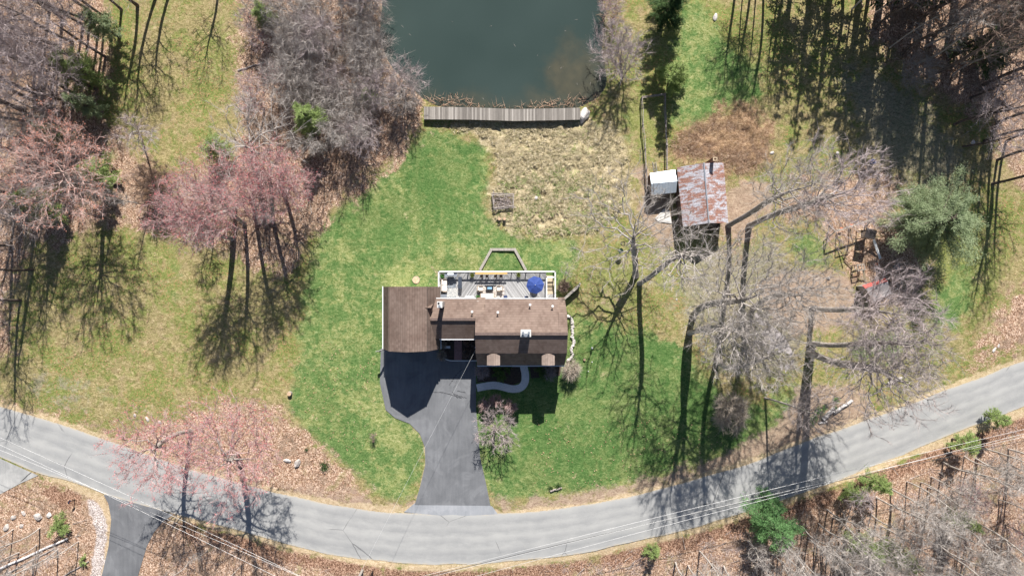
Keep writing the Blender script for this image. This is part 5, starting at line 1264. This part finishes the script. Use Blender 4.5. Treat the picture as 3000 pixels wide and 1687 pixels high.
tufts('meadow_tussocks', MEAD, 2100, 16, 0.32, 0.06, 0.15, mat_tuft('tussock_grass', (0.16,0.17,0.07), (0.48,0.40,0.25), (0.78,0.69,0.50)), 'tan tussock grass filling the meadow below the boardwalk', 'tussock grass')
tufts('green_tussocks', [[(1450,560),(1500,520),(1640,480),(1800,540),(1800,640),(1700,690),(1560,690),(1450,640)]], 420, 14, 0.26, 0.07, 0.15, mat_tuft('green_tussock', (0.07,0.12,0.03), (0.20,0.27,0.08), (0.45,0.45,0.22)), 'green tussocks mixed into the lower end of the tan meadow', 'tussock grass')
tufts('rough_grass_tussocks', [[(1665,715),(1780,700),(1850,760),(1900,850),(2010,920),(1980,960),(1850,950),(1700,900)]], 300, 10, 0.2, 0.04, 0.16, mat_tuft('rough_grass', (0.16,0.19,0.06), (0.42,0.38,0.20), (0.66,0.57,0.38)), 'rough tan and green tussocks between the house and the right hand trees', 'tussock grass')
tufts('dead_bramble', [[(2050,360),(2130,315),(2190,305),(2240,340),(2258,420),(2235,490),(2160,520),(2125,475),(2000,465),(1950,435),(1990,400)]], 800, 12, 0.7, 0.03, 0.4, mat_tuft('bramble_canes', (0.17,0.10,0.07), (0.42,0.29,0.20), (0.66,0.52,0.40)), 'reddish brown dead bramble mound above the barn', 'bramble')
tufts('undergrowth', [[(1500,1680),(2000,1600),(2350,1500),(2620,1395),(2990,1225),(2995,1687),(1500,1687)],[(0,1560),(240,1590),(250,1687),(0,1687)],[(500,1555),(700,1600),(980,1670),(500,1687)]], 1000, 9, 1.0, 0.024, 0.28,
      TW['mauve'], 'thin grey undergrowth twigs over the leaf litter at the bottom of the photo', 'undergrowth')
tufts('woodland_undergrowth', [[(0,0),(260,0),(280,200),(220,420),(260,640),(0,700)],[(760,0),(1120,0),(1120,160),(1210,300),(1190,400),(1080,470),(900,640),(820,560),(830,300)],[(560,600),(700,560),(860,600),(850,720),(640,700)],[(2650,0),(2990,0),(2990,560),(2900,500),(2700,230)]], 1500, 9, 0.9, 0.026, 0.28,
      TW['brown'], 'thin brown undergrowth twigs under the woods at left, top and right', 'undergrowth')
q = pts_in([[(2300,640),(2620,500),(2640,620),(2440,660)],[(2210,470),(2400,430),(2500,500),(2440,560),(2280,560)],[(2140,700),(2450,760),(2500,880),(2350,980),(2200,900)]], 700)
stuff_blades('dry_stalks', wxy(q, -.02), rng.normal(size=(len(q),3))*np.array([1,1,.3])+np.array([0,0,.4]), rng.uniform(.3,.9,len(q)), 0.03, TW['straw'], 'scattered dry stalks on the rough ground right of the barn', 'stalks', rng)
# fallen leaves lying on the grass
q = np.concatenate([pts_in([[(540,0),(700,0),(690,300),(560,330)],[(150,700),(480,700),(480,1100),(150,1100)],[(1100,1000),(1110,1400),(900,1250),(860,1000)],[(1560,1230),(2200,1230),(2000,1400),(1560,1440)],[(2850,560),(3000,600),(3000,900),(2850,960)],[(700,1180),(850,1200),(1080,1430),(760,1400)]], 1700)])
stuff_blades('fallen_leaves', wxy(q, 0.05), rng.normal(size=(len(q),3))*np.array([1,1,.15]), rng.uniform(.10,.2,len(q)), 0.12, mat_tuft('dead_leaf', (0.30,0.15,0.08), (0.50,0.30,0.19), (0.66,0.50,0.38)), 'brown fallen leaves scattered over the grass', 'leaves', rng)
# ------------------------------------------------------------------ stick pen, stumps, bed border
pen = wthing('stick_pen', 'square log pen filled with cut sticks in the meadow edge', 'brush pen', G(1474, 585))
LOG = mat_bark('log_bark', (0.16,0.125,0.105), (0.46,0.41,0.38))
for a, b_ in (((1440,568),(1507,570)),((1443,571),(1447,613)),((1504,572),(1503,612)),((1447,611),(1508,604)),((1440,573),(1506,575)),((1448,600),(1446,560)),((1445,615),(1512,608))):
    z = 0.15+rng.random()*0.5; bm = bmesh.new(); bar(bm, G(*a, z), G(*b_, z), 0.16, 0.13, 8); part('log', bm, LOG, pen)
q = pts_in([[(1452,577),(1500,578),(1498,604),(1452,606)]], 260); V, T = blades(wxy(q, 0.1)+np.array([0,0,1])*rng.uniform(0,.45,(len(q),1)), rng.normal(size=(len(q),3))*np.array([1,1,.2]), rng.uniform(.6,1.3,len(q)), 0.06, rng)
V = V-np.array(pen.location); s_ = obj('sticks', mesh_np('sticks', V, T), mat_bark('stick_bark', (0.22,0.17,0.15), (0.58,0.50,0.46)), pen); s_['kind'] = 'stuff'
def stump(px, py, r, h, lb):
    t = wthing('tree_stump', lb, 'stump', G(px, py)); bm = bmesh.new(); cyl(bm, G(px, py, -0.05), r, h, 18, r*0.93)
    part('bark', bm, LOG, t); bm = bmesh.new(); cyl(bm, G(px, py, h-0.05), r*0.88, 0.012, 18); part('cut_face', bm, mat('cut_wood', (0.50,0.34,0.22), 0.9, 0.3, 6), t)
stump(1219, 820, 0.52, 0.14, 'wide low tan stump in the lawn above the garage'); stump(1463, 642, 0.22, 0.45, 'small upright stump below the stick pen, left of two')
stump(1478, 642, 0.22, 0.45, 'small upright stump below the stick pen, right of two'); stump(850, 1152, 0.30, 0.5, 'grey stump at the lawn edge above the road maples')
stump(1712, 1053, 0.16, 0.25, 'tiny stump on the lawn right of the stone wall'); stump(1094, 1292, 0.16, 0.2, 'tiny stump with a twiggy shoot on the left lawn')
hero(430, (1093,1284), (1093,1278), 0.9, 0.5, 0.5, 40, 0.03, 'brown', lowest=0.1, twigs=6, tl=0.3, name='bare_shrub', label='small brown twiggy shoot on the left lawn')
bb = wthing('timber_bed_border', 'open timber border of a grass bed behind the deck', 'bed border', G(1472, 762))
for a, b_ in (((1406,792),(1438,734)),((1436,731),(1512,731)),((1510,734),(1541,792))):
    bm = bmesh.new(); bar(bm, G(*a, .16), G(*b_, .16), 0.34, 0.16); part('timber', bm, WEATH, bb)
rw = wthing('timber_retaining_wall', 'slanted timber retaining wall at the right rear corner of the house', 'retaining wall', G(1672, 855))
for i in range(4):
    bm = bmesh.new(); bar(bm, G(1646+i*.4, 879, .15+i*.28), G(1695+i*.4, 836, .15+i*.28), 0.26, 0.2); part('timber', bm, WEATH, rw)
bm = bmesh.new(); bar(bm, G(1695, 836, .3), G(1697, 831, 1.2), 0.2, 0.2); box(bm, G(1694, 838, .6), (.2, .2, 1.3)); part('post', bm, WEATH, rw)
sw = wthing('dry_stone_wall', 'low dry stone wall along the right side of the house', 'stone wall', G(1675, 990))
path = resample([(1660,925),(1671,928),(1678,950),(1676,985),(1680,1000),(1674,1020),(1677,1040),(1673,1050),(1662,1056)], 30); bm0 = bmesh.new()
for i, (px, py) in enumerate(path):
    b2 = rock_mesh(i*1.7, (rng.uniform(.16,.28), rng.uniform(.14,.22), .2), sub=2); me = bpy.data.meshes.new('t'); b2.to_mesh(me); b2.free()
    me.transform(Matrix.Translation(G(px+rng.uniform(-2,2), py, 0.14)) @ Matrix.Rotation(rng.uniform(0,3), 4, 'Z')); bm0.from_mesh(me); bpy.data.meshes.remove(me)
part('stones', bm0, ROCKL, sw)
for i, (px, py, lb) in enumerate(((1733,1018,'white teardrop garden light on the lawn right of the house, upper one'),(1733,1059,'small dark garden light with a pale top, middle one'),(1722,1086,'small dark garden light with a pale top, lowest one'))):
    t = wthing('garden_light', lb, 'garden light', G(px, py)); bm = bmesh.new(); cyl(bm, G(px, py, 0), .03, .5, 8); part('stake', bm, BLACK, t)
    bm = bmesh.new(); bmesh.ops.create_uvsphere(bm, u_segments=12, v_segments=8, radius=.17 if i == 0 else .09, matrix=Matrix.Translation(G(px, py, .6)) @ Matrix.Diagonal((.75,1,1.2,1))); part('lamp', bm, WHITE, t)
# garden swing and tyre by the leaning tree
t = wthing('disc_swing', 'round dark green disc hanging beside the leaning pale tree', 'swing', G(1812, 752))
c = W(1819, 735, 1.2); bm = bmesh.new(); cyl(bm, c-Vector((0,0,.05)), .34, .08, 24); part('disc', bm, mat('green_plastic', (0.02,0.06,0.045), 0.5), t)
bm = bmesh.new(); bar(bm, c, c+Vector((0,0,5.5)), .02); part('rope', bm, WEATH, t)
t = wthing('tyre_swing', 'thin dark ring hanging just above the round disc', 'swing', G(1815, 727)); c = W(1825, 714, 1.6)
V = []; nU, nv = 20, 6
for i in range(nU):
    for j in range(nv):
        a = 2*math.pi*i/nU; b_ = 2*math.pi*j/nv; r = .26+.05*math.cos(b_); V.append((c.x+r*math.cos(a), c.y+r*math.sin(a), c.z+.05*math.sin(b_)))
Q = [(i*nv+j, ((i+1)%nU)*nv+j, ((i+1)%nU)*nv+(j+1)%nv, i*nv+(j+1)%nv) for i in range(nU) for j in range(nv)]
obj('ring', mesh_np('ring', np.array(V)-np.array(t.location), None, Q), BLACK, t); bm = bmesh.new(); bar(bm, c+Vector((0,.26,0)), c+Vector((0,.1,4.5)), .02); part('rope', bm, WEATH, t)
# logs
def log(px, py, qx, qy, r, lb, m=None, z=None):
    bm = bmesh.new(); a = G(px, py, z or r); b_ = G(qx, qy, z or r); d = (b_-a)
    for i in range(6):
        p0 = a+d*(i/6)+Vector((0,0,0))+Vector((0,.05*math.sin(i*2+px),0)); p1 = a+d*((i+1)/6)+Vector((0,.05*math.sin((i+1)*2+px),0)); bar(bm, p0, p1, 2*r*(1-.03*i), 2*r*(1-.03*(i+1)), 10)
    o = obj('fallen_log', bm, m or BIRCH); return tag(o, lb, 'log')
log(2408,1228,2440,1195,.30,'thick pale cut log among green plants above the road, left of two'); log(2440,1208,2494,1172,.24,'thick pale log above the road, right of two'); log(2396,1238,2422,1235,.14,'short pale log piece nearest the road')
log(1612,1437,1646,1428,.13,'short grey log on the verge below the front lawn', LOG); log(698,208,770,186,.12,'dark fallen log on leaves left of the pond thicket', LOG)
log(2600,1122,2640,1105,.2,'grey log half hidden under the large overhanging tree', ROCKL)
log(0,1665,200,1575,.16,'long fallen birch trunk at the bottom left corner, upper one'); log(20,1680,160,1605,.11,'thin fallen trunk parallel below the long birch trunk', LOG); log(180,1690,262,1642,.10,'thin fallen trunk near the side driveway', LOG)
log(265,543,360,543,.22,'dark straight fallen log on the leafy edge of the dry field', BARKD)
for i, (px, py, s, lb) in enumerate(((1613,1428,.3,'dark green clump beside the short grey log, left one'),(1636,1424,.38,'dark green clump beside the short grey log, right one'),(951,1364,.5,'dark evergreen tuft in the leaves left of the lawn'),(898,1316,.22,'tiny dark evergreen tuft above the evergreen tuft in the leaves'),
      (2398,1205,.5,'green leafy plant left of the pale logs'),(2415,1192,.35,'green leafy plant above the pale logs'),(2385,1222,.45,'green leafy plant left of the short log piece'),(2446,1172,.4,'green leafy plant above the right pale log'),
      (2378,1240,.35,'green leafy plant nearest the road by the pale logs'),(2446,1195,.3,'green leafy plant between the two pale logs'))):
    n = 160; p = rng.normal(size=(n,3))*s*np.array([.6,.6,.3])+np.array([0,0,s*.3]); V, T = blades(p, rng.normal(size=(n,3))+np.array([0,0,.5]), s*.5, s*.22, rng)
    o = obj('leafy_plant', mesh_np('leafy_plant', V, T), PINED if 'dark' in lb else GG, None, G(px, py)); tag(o, lb, 'plant')
# ------------------------------------------------------------------ barn and metal shed
def mat_rust():
    m, t, b = newmat('rusty_metal_roof'); k = NB(t); p = k.wpos(); v = k.mapv(p, rot=(0,0,R(-8)), scale=(1,1,1)); s = k.n('ShaderNodeSeparateXYZ'); k.link(v, s.inputs[0])
    row = k.math('FLOOR', k.math('DIVIDE', s.outputs[1], .36)); colx = k.math('FLOOR', k.math('DIVIDE', s.outputs[0], 1.5)); cb = k.n('ShaderNodeCombineXYZ'); k.link(row, cb.inputs[0]); k.link(colx, cb.inputs[1])
    wn = k.n('ShaderNodeTexWhiteNoise', noise_dimensions='2D'); k.link(cb.outputs[0], wn.inputs['Vector'])
    n = k.noise(k.mapv(v, scale=(.55,1.5,1)), 1.3, 6, .72, .5)
    ru = k.sstep(k.math('ADD', k.math('ADD', n, k.math('MULTIPLY', k.math('SUBTRACT', k.noise(k.mapv(v, scale=(.8,3.5,1)), 5.0, 4, .8), .5), .45)), k.math('MULTIPLY', k.math('SUBTRACT', wn.outputs[0], .5), .07)), .45, .55)
    rust = k.ramp(k.noise(p, 6, 3), [(.3,(.20,.09,.065)),(.7,(.36,.19,.14))]); met = k.ramp(k.noise(p, 5, 3), [(.3,(.30,.29,.315)),(.7,(.54,.53,.57))])
    col = k.mix(ru, met, rust); seam = k.math('LESS_THAN', k.math('FRACT', k.math('DIVIDE', s.outputs[1], .36)), .14)
    col = k.mix(k.math('MULTIPLY', seam, .6), col, (.12,.10,.10)); k.link(col, b.inputs['Base Color']); b.inputs['Roughness'].default_value = .6; return m
barn = wthing('rusty_roofed_barn', 'old barn with a rusty and silver metal gable roof right of the meadow', 'barn', W(2050, 570, 0))
RU = mat_rust(); zr, ze = 4.4, 2.8
A = [W(1983,491,ze), W(2062,477,zr), W(2120,477,ze), W(2134,653,ze), W(2077,654,zr), W(2001,664,ze)]
bm = bmesh.new(); slab(bm, [A[0], A[1], A[4], A[5]], .06); slab(bm, [A[1], A[2], A[3], A[4]], .06); rf = part('roof', bm, RU, barn)
bm = bmesh.new(); bar(bm, A[1]+Vector((0,0,.04)), A[4]+Vector((0,0,.04)), .14, .08); part('ridge_cap', bm, STEEL, barn, rf)
bm = bmesh.new(); cx_ = sum((a.x for a in A), 0)/6; cy_ = sum((a.y for a in A), 0)/6; sh = lambda v, z: Vector((cx_+(v.x-cx_)*.95, cy_+(v.y-cy_)*.96, z))
lo = [sh(a, 0) for a in A]; hi = [sh(a, a.z-.15) for a in A]; bl = [bm.verts.new(a) for a in lo]; bh = [bm.verts.new(a) for a in hi]
for i in range(6): bm.faces.new((bl[i], bl[(i+1)%6], bh[(i+1)%6], bh[i]))
bmesh.ops.recalc_face_normals(bm, faces=bm.faces[:]); part('wall', bm, mat_streak('barn_boards', (0.09,0.06,0.05), (0.20,0.13,0.11), R(90)), barn)
bm = bmesh.new(); m_ = (lo[4]+lo[3])/2; bar(bm, m_+Vector((-.5,-.05,.9)), m_+Vector((.9,.03,.9)), 1.8, .08); part('barn_door', bm, DARKWOOD, barn)
c = W(2095.5, 466, 5.2); bm = bmesh.new(); box(bm, (c.x, c.y, 2.5), (.5, .42, 5.0)); ch = part('chimney', bm, BRICK, barn)
bm = bmesh.new()
for dx, dy, sx, sy in ((-.21,0,.12,.46),(.21,0,.12,.46),(0,.17,.30,.12),(0,-.17,.30,.12)): box(bm, (c.x+dx, c.y+dy, 5.1), (sx, sy, .2))
part('chimney_cap', bm, mat('tan_brick', (0.45,0.35,0.24), .9), barn, ch)
shed = wthing('metal_roofed_shed', 'small shed with a clean pale metal gable roof, left of the barn', 'shed', W(1942, 538, 0))
MT = mat('pale_metal_roof', (0.56,0.62,0.67), .45, .06, 1.5, .2)
S = [W(1904,508,2.0), W(1978,497,2.0), W(1984,531,2.8), W(1908,538,2.8), W(1909,572,2.0), W(1981,564,2.0)]
bm = bmesh.new(); slab(bm, [S[0], S[1], S[2], S[3]], .04); slab(bm, [S[3], S[2], S[5], S[4]], .04)
for i in range(1, 9):
    t_ = i/9; bar(bm, S[0].lerp(S[1], t_)+Vector((0,0,.01)), S[3].lerp(S[2], t_)+Vector((0,0,.01)), .03, .03); bar(bm, S[3].lerp(S[2], t_)+Vector((0,0,.01)), S[4].lerp(S[5], t_)+Vector((0,0,.01)), .03, .03)
part('roof', bm, MT, shed); bm = bmesh.new(); cc = sum(S, Vector())/6
B4 = [cc+(v-cc)*.93 for v in (S[0], S[1], S[2], S[5], S[4], S[3])]; lo = [bm.verts.new((v.x, v.y, 0)) for v in B4]; hi = [bm.verts.new((v.x, v.y, (2.65 if i in (2,5) else 1.9))) for i, v in enumerate(B4)]
for i in range(6): bm.faces.new((lo[i], lo[(i+1)%6], hi[(i+1)%6], hi[i]))
bmesh.ops.recalc_face_normals(bm, faces=bm.faces[:]); part('wall', bm, MATS['barn_boards'], shed)
bm = bmesh.new(); d_ = B4[4].lerp(B4[3], .5); box(bm, (d_.x, d_.y-.04, .9), (.8, .06, 1.7), .08); part('shed_door', bm, DARKWOOD, shed)
ld = wthing('wooden_ladder', 'short pale wooden ladder lying above the small shed', 'ladder', G(1916, 490))
bm = bmesh.new(); [bar(bm, G(1912+s, 475, .06), G(1916+s, 505, .06), .07) for s in (0, 9)]; part('side_rail', bm, WEATH, ld)
for i in range(5): bm = bmesh.new(); bar(bm, G(1912.5+i, 479+i*6, .06), G(1921.5+i, 479+i*6, .06), .05); part('rung', bm, WEATH, ld)
fe = wthing('garden_fence', 'old dark post and rail fence forming a narrow pen above the shed', 'fence', G(1915, 390))
fp = [(1893,560),(1890,500),(1887,440),(1880,370),(1877,290),(1945,281),(1947,360),(1950,430),(1950,500)]
for i, (px, py) in enumerate(fp): bm = bmesh.new(); cyl(bm, G(px, py, 0), .06, 1.2, 8); part('post', bm, WEATH, fe)
bm = bmesh.new()
for a, b_ in zip(fp[:-1], fp[1:]):
    for z in (.35, .7, 1.1):
        mid = G((a[0]+b_[0])/2+rng.uniform(-3,3), (a[1]+b_[1])/2, z-.08); bar(bm, G(*a, z), mid, .07); bar(bm, mid, G(*b_, z), .07)
part('rails', bm, LOG, fe)
flat('shed_slab', [(1918,640),(1945,612),(1962,618),(1968,655),(1930,650)], 0.05, CONCR)
# ------------------------------------------------------------------ play area
ps = wthing('swing_set', 'weathered wooden swing frame with a dark platform above the brown leaves', 'swing set', G(2510, 700))
def wb(name, segs, m, root, w1=.12, w2=None, parent=None):
    bm = bmesh.new()
    for a, b_ in segs: bar(bm, a, b_, w1, w2 or w1)
    return part(name, bm, m, root, parent)
e0, e1 = W(2447,678,2.4), W(2567,638,2.4); wb('top_beam', [(e0, e1)], WEATH, ps, .16)
for e, s in ((e0, -1), (e1, 1)):
    for k_ in (-1, 1): wb('leg', [(e, Vector((e.x+k_*.35, e.y+k_*1.0, 0)))], WEATH, ps, .12)
for t_ in (.33, .58):
    q_ = e0.lerp(e1, t_); sw_ = wb('swing_seat', [(Vector((q_.x-.2, q_.y, .55)), Vector((q_.x+.2, q_.y-.06, .55)))], mat('orange_plastic', (0.75,0.16,0.03), .5), ps, .22, .04)
    wb('swing_rope', [(Vector((q_.x-.18, q_.y, .55)), Vector((q_.x-.18, q_.y, 2.35))), (Vector((q_.x+.18, q_.y, .55)), Vector((q_.x+.18, q_.y, 2.35)))], BLACK, ps, .02, None, sw_)
pc = wthing('slide_tower', 'dark roofed play tower with a long white slide', 'slide tower', G(2545, 700))
q_ = W(2551,685,2.6); bm = bmesh.new(); box(bm, q_, (1.35, 1.2, .08), -.3); part('roof', bm, mat('dark_tarp', (0.03,0.025,0.025), .8), pc)
for sx in (-1, 1):
    for sy in (-1, 1): wb('post', [(Vector((q_.x+sx*.55, q_.y+sy*.5, 0)), Vector((q_.x+sx*.55, q_.y+sy*.5, 2.6)))], DARKWOOD, pc, .09)
bm = bmesh.new(); box(bm, (q_.x, q_.y, 1.3), (1.2, 1.1, .06)); part('platform', bm, DARKWOOD, pc)
wb('slide', [(W(2560,703,1.3), W(2579,758,.15))], WHITE, pc, .34, .05)
cf = wthing('climbing_frame', 'small dark wooden climbing frame left of the playhouse', 'climbing frame', G(2505, 790))
c4 = [(2495,778),(2514,775),(2518,790),(2498,794)]
for x_, y_ in c4: wb('post', [(G(x_, y_, 0), G(x_, y_, 1.5))], WEATH, cf, .1)
for i in range(4): wb('rail', [(G(*c4[i], 1.45), G(*c4[(i+1)%4], 1.45)), (G(*c4[i], .8), G(*c4[(i+1)%4], .8))], WEATH, cf, .09)
wb('ramp', [(G(2514,790,1.3), G(2535,825,.1))], mat_streak('stair_wood', (0,0,0), (0,0,0)), cf, .3, .05)
ob = wthing('leaning_arch', 'dark leaning wooden arch at the left side of the play area', 'play arch', G(2460, 740))
for a, b_ in (((2450,682,0),(2450,724,1.2)),((2450,724,1.2),(2487,716,1.2)),((2487,716,1.2),(2487,670,0)),((2452,724,0),(2472,762,1.0)),((2472,724,1.2),(2472,764,0)),((2472,762,.2),(2496,786,.2))): wb('beam', [(G(*a), G(*b_))], DARKWOOD, ob, .09)
bu = wthing('toy_bucket', 'small orange toy on the leaves between tower and playhouse', 'toy', G(2566, 774)); bm = bmesh.new(); cyl(bm, G(2566,774,0), .14, .28, 14, .18); part('bucket', bm, MATS['orange_plastic'], bu); wb('handle', [(G(2563,774,.3), G(2569,774,.3))], BLACK, bu, .02)
ph = wthing('playhouse', 'playhouse with a grey shingled roof and a red upper edge', 'playhouse', W(2570, 850, 0))
Hs = [W(2526,836,2.3), W(2593,815,2.3), W(2613,862,2.1), W(2560,888,2.1)]; rdg = [Hs[0].lerp(Hs[3], .18)+Vector((0,0,.35)), Hs[1].lerp(Hs[2], .18)+Vector((0,0,.35))]
bm = bmesh.new(); slab(bm, [Hs[0], Hs[1], rdg[1], rdg[0]], .05); part('roof_edge', bm, mat('red_paint', (0.55,0.07,0.05), .6), ph)
bm = bmesh.new(); slab(bm, [rdg[0], rdg[1], Hs[2], Hs[3]], .05); part('roof', bm, mat_streak('grey_shakes', (0.30,0.27,0.265), (0.48,0.44,0.43), R(65), 6, .5, .9, .2), ph)
bm = bmesh.new(); cc = sum(Hs, Vector())/4; B4 = [cc+(v-cc)*.85 for v in Hs]; prism(bm, [(v.x, v.y) for v in B4], 0, 2.0); part('wall', bm, WEATH, ph)
tp = rock_mesh(3, (.5,.35,.3)); o = obj('blue_tarp', tp, mat('blue_tarp', (0.04,0.09,0.28), .6), None, G(2556, 474, .1)); tag(o, 'crumpled blue tarp in the shade above the feathery tree', 'tarp')
o = obj('grey_barrel', None, None) if False else None
t = wthing('dark_bin', 'round dark bin in the shade under the spreading conifer', 'bin', G(2620, 782)); bm = bmesh.new(); cyl(bm, G(2620,782,0), .3, .7, 18, .36); part('body', bm, mat('grey_plastic', (0.10,0.12,0.14), .6), t); bm = bmesh.new(); cyl(bm, G(2620,782,.7), .38, .06, 18); part('lid', bm, mat('grey_plastic', (0,0,0)), t)
# ------------------------------------------------------------------ pole, wires, mailbox
up = wthing('utility_pole', 'wooden utility pole at the bottom edge, its foot beside the road', 'utility pole', G(1062, 1670))
b0_ = G(1062,1670,0); bm = bmesh.new(); cyl(bm, b0_, .17, 10.2, 12, .12); part('pole', bm, WEATH, up)
bm = bmesh.new(); box(bm, b0_+Vector((0,0,9.6)), (.12, 2.2, .12), .25); part('crossarm', bm, WEATH, up)
for k_ in (-.9, 0, .9): bm = bmesh.new(); cyl(bm, b0_+Vector((.22*-k_, k_, 9.66)), .05, .2, 10); part('insulator', bm, STEEL, up)
bm = bmesh.new(); bar(bm, G(1092,1672,0), G(1094,1668,1.1), .14, .14); box(bm, G(1092,1676,.6), (.16,.16,1.2)); o = obj('short_post', bm, BLACK); tag(o, 'short black post beside the utility pole foot', 'post')
def wire(a, b_, sag, r, lb, m, name='power_line', n=40):
    P = [a.lerp(b_, i/n)-Vector((0,0,sag*4*(i/n)*(1-i/n))) for i in range(n+1)]; o = tube_path(name, P, r, m, None, 5); return tag(o, lb, 'wire')
WIRE = mat('bare_wire', (0.62,0.61,0.60), .4, .1, 1, .3); WIRB = mat('black_wire', (0.05,0.05,0.05), .6)
RP = (W(3300,1188,9.6), W(3300,1196,9.6), W(3300,1212,8.6)); LPp = (W(-420,1098,9.6), W(-420,1112,9.6), W(-420,1150,8.6))
hp = (b0_+Vector((-.2,.9,9.8)), b0_+Vector((.2,-.9,9.8)), b0_+Vector((0,.15,8.4)))
for i, nm in enumerate(('uppermost', 'middle', 'lowest')):
    wire(hp[i], RP[i], .9, .016, 'pale power line right of the utility pole, %s of three over the road' % nm, WIRE); wire(hp[i], LPp[i], .7, .016, 'pale power line left of the utility pole, %s of three over the side driveway' % nm, WIRE)
wire(b0_+Vector((0,.15,8.0)), G(2900,1250,7.5), 1.1, .03, 'thin dark cable just above the pale power lines over the road', WIRB)
wire(Vector((X(1404)-.05, mast.y, 5.75)), b0_+Vector((0,.2,9.0)), .7, .012, 'pale service wire running from the house across the driveway', WIRE, 'service_wire')
mb = wthing('mailbox', 'black mailbox on a post beside the pale stones, bottom left', 'mailbox', G(219, 1462)); bm = bmesh.new(); box(bm, G(219,1462,.5), (.1,.1,1.0)); part('post', bm, DARKWOOD, mb)
bm = bmesh.new(); box(bm, G(219,1462,1.13), (.22,.52,.24), -.5); bevel(bm, .06, 2); part('box', bm, mat('blue_black_metal', (0.02,0.03,0.05), .35), mb); bm = bmesh.new(); box(bm, G(219,1462,1.2)+Vector((.13,0,0)), (.02,.12,.1), -.5); part('flag', bm, mat('red_paint', (0,0,0)), mb)
# dark tar seams on the driveway
V = []; T = []; 
for P in ([(1355,1080),(1330,1105),(1318,1125),(1315,1128)],[(1350,1092),(1338,1118),(1328,1140),(1326,1150),(1343,1168)],[(1270,1148),(1300,1150),(1330,1158),(1352,1165)],[(1340,1145),(1365,1150)],[(1326,1150),(1345,1160),(1366,1165)]):
    R_ = resample(P, 26)
    for i, (x_, y_) in enumerate(R_):
        n_1 = mnoise(Vector((x_*.25, y_*.25, 3)))*3; w_1 = 1.1+abs(mnoise(Vector((x_*.5, y_*.5, 0))))*2.5
        V += [G(x_+n_1, y_+n_1-w_1/2, .052), G(x_+n_1, y_+n_1+w_1/2, .052)]
        if i: k0 = len(V)-4; T.append((k0, k0+1, k0+3, k0+2))
struct('tar_seams', mesh_np('tar_seams', V, None, T), mat('tar', (0.025,0.026,0.03), .7))
